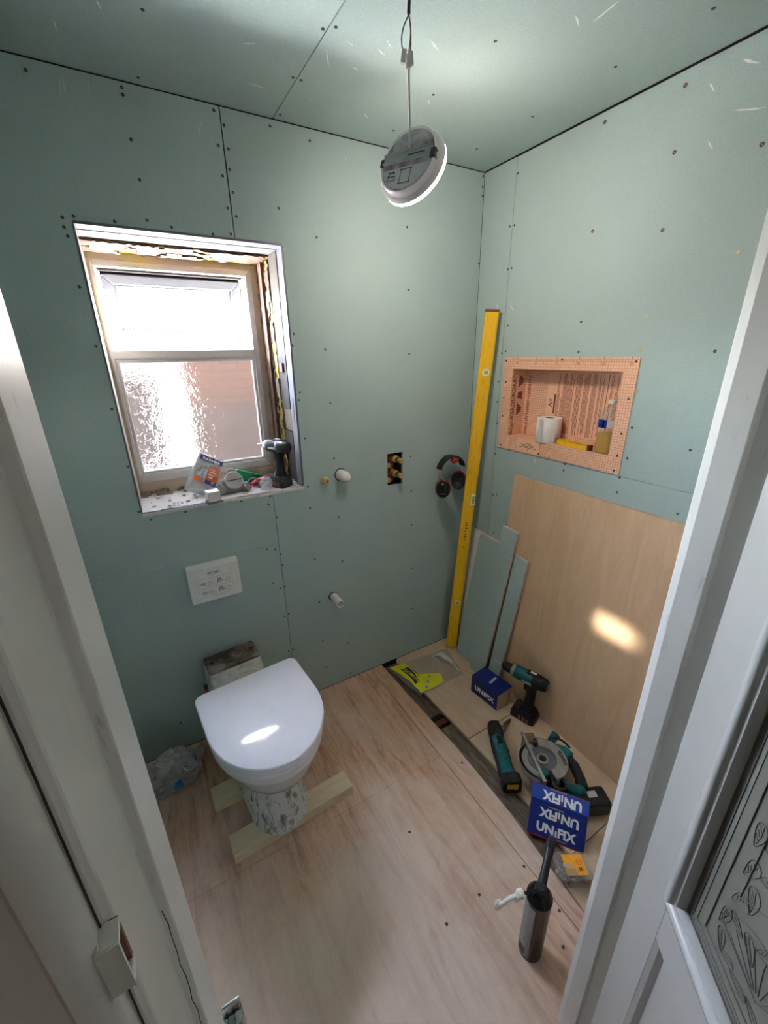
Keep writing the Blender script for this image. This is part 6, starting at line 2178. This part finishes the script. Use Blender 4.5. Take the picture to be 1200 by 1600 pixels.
def filt(pos, axis, r, nm, mm, ribs=True):
    a, b = frame_at(axis)
    axn = axis.normalized()
    mt = Matrix(((a.x, b.x, axn.x, pos.x), (a.y, b.y, axn.y, pos.y), (a.z, b.z, axn.z, pos.z), (0, 0, 0, 1)))
    bm = B()
    lathe(bm, [(r * 0.7, -0.02), (r * 0.95, -0.012), (r, -0.004), (r, 0.006), (r * 0.96, 0.009), (r * 0.84, 0.009), (r * 0.82, 0.005), (0.0, 0.005)], 28, mt, cap=False)
    f_ = obj(nm, bm, M[mm], rs, smooth=True, autosmooth=35)
    if ribs:
        for k in range(-5, 6):
            x = k * r * 0.145
            h = math.sqrt(max(0, (r * 0.8) ** 2 - x * x))
            bm = B()
            box(bm, x - r * 0.042, x + r * 0.042, -h, h, 0.004, 0.0085, mt)
            obj('filter_rib', bm, M['grey_pale'], f_)
        bm = B()
        box(bm, -r * 0.82, r * 0.82, -r * 0.06, r * 0.06, 0.004, 0.0092, mt)
        obj('filter_rib', bm, M['grey_dark'], f_)
    return f_


filt(Vector((0.004, -0.032, 0.052)), Vector((0.0, -0.8, 0.42)), 0.036, 'filter', 'grey_pale')
filt(Vector((0.052, -0.040, 0.020)), Vector((0.5, -0.75, 0.2)), 0.019, 'exhale_valve', 'grey_rubber', False)
filt(Vector((-0.052, -0.026, 0.022)), Vector((-0.7, -0.6, 0.2)), 0.022, 'exhale_valve', 'grey_rubber', False)
bm = B()
tube(bm, bez((0.06, -0.02, 0.025), (0.078, -0.03, 0.06), (0.108, -0.04, 0.05), (0.100, -0.055, 0.004), 14), 0.0065, 8, flat=0.4)
obj('strap', bm, M['grey_dark'], rs, smooth=True)
bm = B()
tube(bm, bez((-0.01, 0.02, 0.07), (0.01, 0.03, 0.10), (0.03, 0.02, 0.09), (0.03, 0.0, 0.06), 10), 0.006, 8, flat=0.4)
obj('strap', bm, M['grey_rubber'], rs, smooth=True)

# ---- green case leaning behind the mask
gc = thing('green_case', 'green plastic case leaning behind the respirator on the sill', 'case', (-1.115, 0.188, SZ), (0, math.radians(24), 0.1))
bm = B()
box(bm, -0.055, 0.03, -0.014, 0.014, 0.012, 0.052)
obj('case_body', bm, M['green_plastic'], gc, bevel=0.004)
bm = B()
box(bm, 0.030, 0.062, -0.015, 0.015, 0.010, 0.054)
obj('case_lid', bm, M['green_plastic'], gc, bevel=0.004)
bm = B()
box(bm, -0.05, 0.06, -0.012, 0.012, 0.0, 0.012)
obj('case_foot', bm, M['green_plastic'], gc, bevel=0.002)

# ---- red-handled snips
rk = thing('red_snips', 'red-handled snips lying on the window sill beside the driver', 'tool', (-1.055, 0.135, SZ), (0, 0, 0.35))
for (nm, pts, rr, mm) in (('handle', [(-0.052, -0.006, 0.012), (-0.025, -0.010, 0.022), (0.005, -0.004, 0.022), (0.04, 0.0, 0.030)], [0.007, 0.011, 0.009, 0.006], 'red_plastic'),
                          ('handle', [(-0.050, 0.006, 0.010), (-0.02, 0.014, 0.014), (0.01, 0.006, 0.018), (0.04, 0.0, 0.026)], [0.006, 0.010, 0.008, 0.006], 'red_plastic'),
                          ('jaw', [(0.038, 0.0, 0.028), (0.06, 0.0, 0.034)], [0.007, 0.002], 'steel')):
    bm = B()
    tube(bm, pts, rr, 10)
    obj(nm, bm, M[mm], rk, smooth=True)
bm = B()
lathe(bm, [(0.0, 0.0), (0.005, 0.0), (0.005, 0.006), (0.0, 0.006)], 10, Matrix.Translation((-0.018, -0.02, 0.022)) @ Matrix.Rotation(PI / 2, 4, 'X'), cap=False)
obj('pivot', bm, M['screw_rust'], rk)

# ---- impact driver on the sill
power_driver('impact_driver', 'dark impact driver standing on its battery on the window sill', (-0.992, 0.058, SZ), math.radians(118), 'driver_body', 'driver_body', chuck=False, bodylen=0.14, scale=0.86)

# ---- clear packet beside the driver battery
pk = thing('clear_packet', 'small crumpled clear packet left of the driver battery on the sill', 'packet', (-1.060, 0.050, SZ), (0, 0, 0.3))
bm = B()
blob(bm, (0.022, 0.022, 0.034), 12.5, 0.28, 4, 2.6)
obj('packet_film', bm, M['blister'], pk, smooth=True, autosmooth=25)
for k, (x, y, z) in enumerate(((-0.008, 0.004, 0.016), (0.006, -0.004, 0.028), (0.002, 0.008, 0.042))):
    bm = B()
    lathe(bm, [(0.004, -0.009), (0.006, -0.006), (0.005, 0.008), (0.003, 0.010)], 10)
    obj('plug', bm, M['white_plastic'], pk, smooth=True, loc=(x, y, z), rot=(k * 0.9, 1.2 - k, 0.4))

# ---- white block on a wood scrap at the edge of the sill
wb = thing('white_block', 'small white block on a scrap of wood overhanging the sill edge', 'block', (-1.277, -0.004, SZ), (0, 0, 0.12))
bxo('wood_scrap', -0.026, 0.028, -0.022, 0.024, 0.0, 0.008, M['pine_grey'], wb, bevel=0.001)
bxo('foam_pad', -0.024, 0.021, -0.021, 0.019, 0.008, 0.047, M['white_plastic'], wb, bevel=0.002)
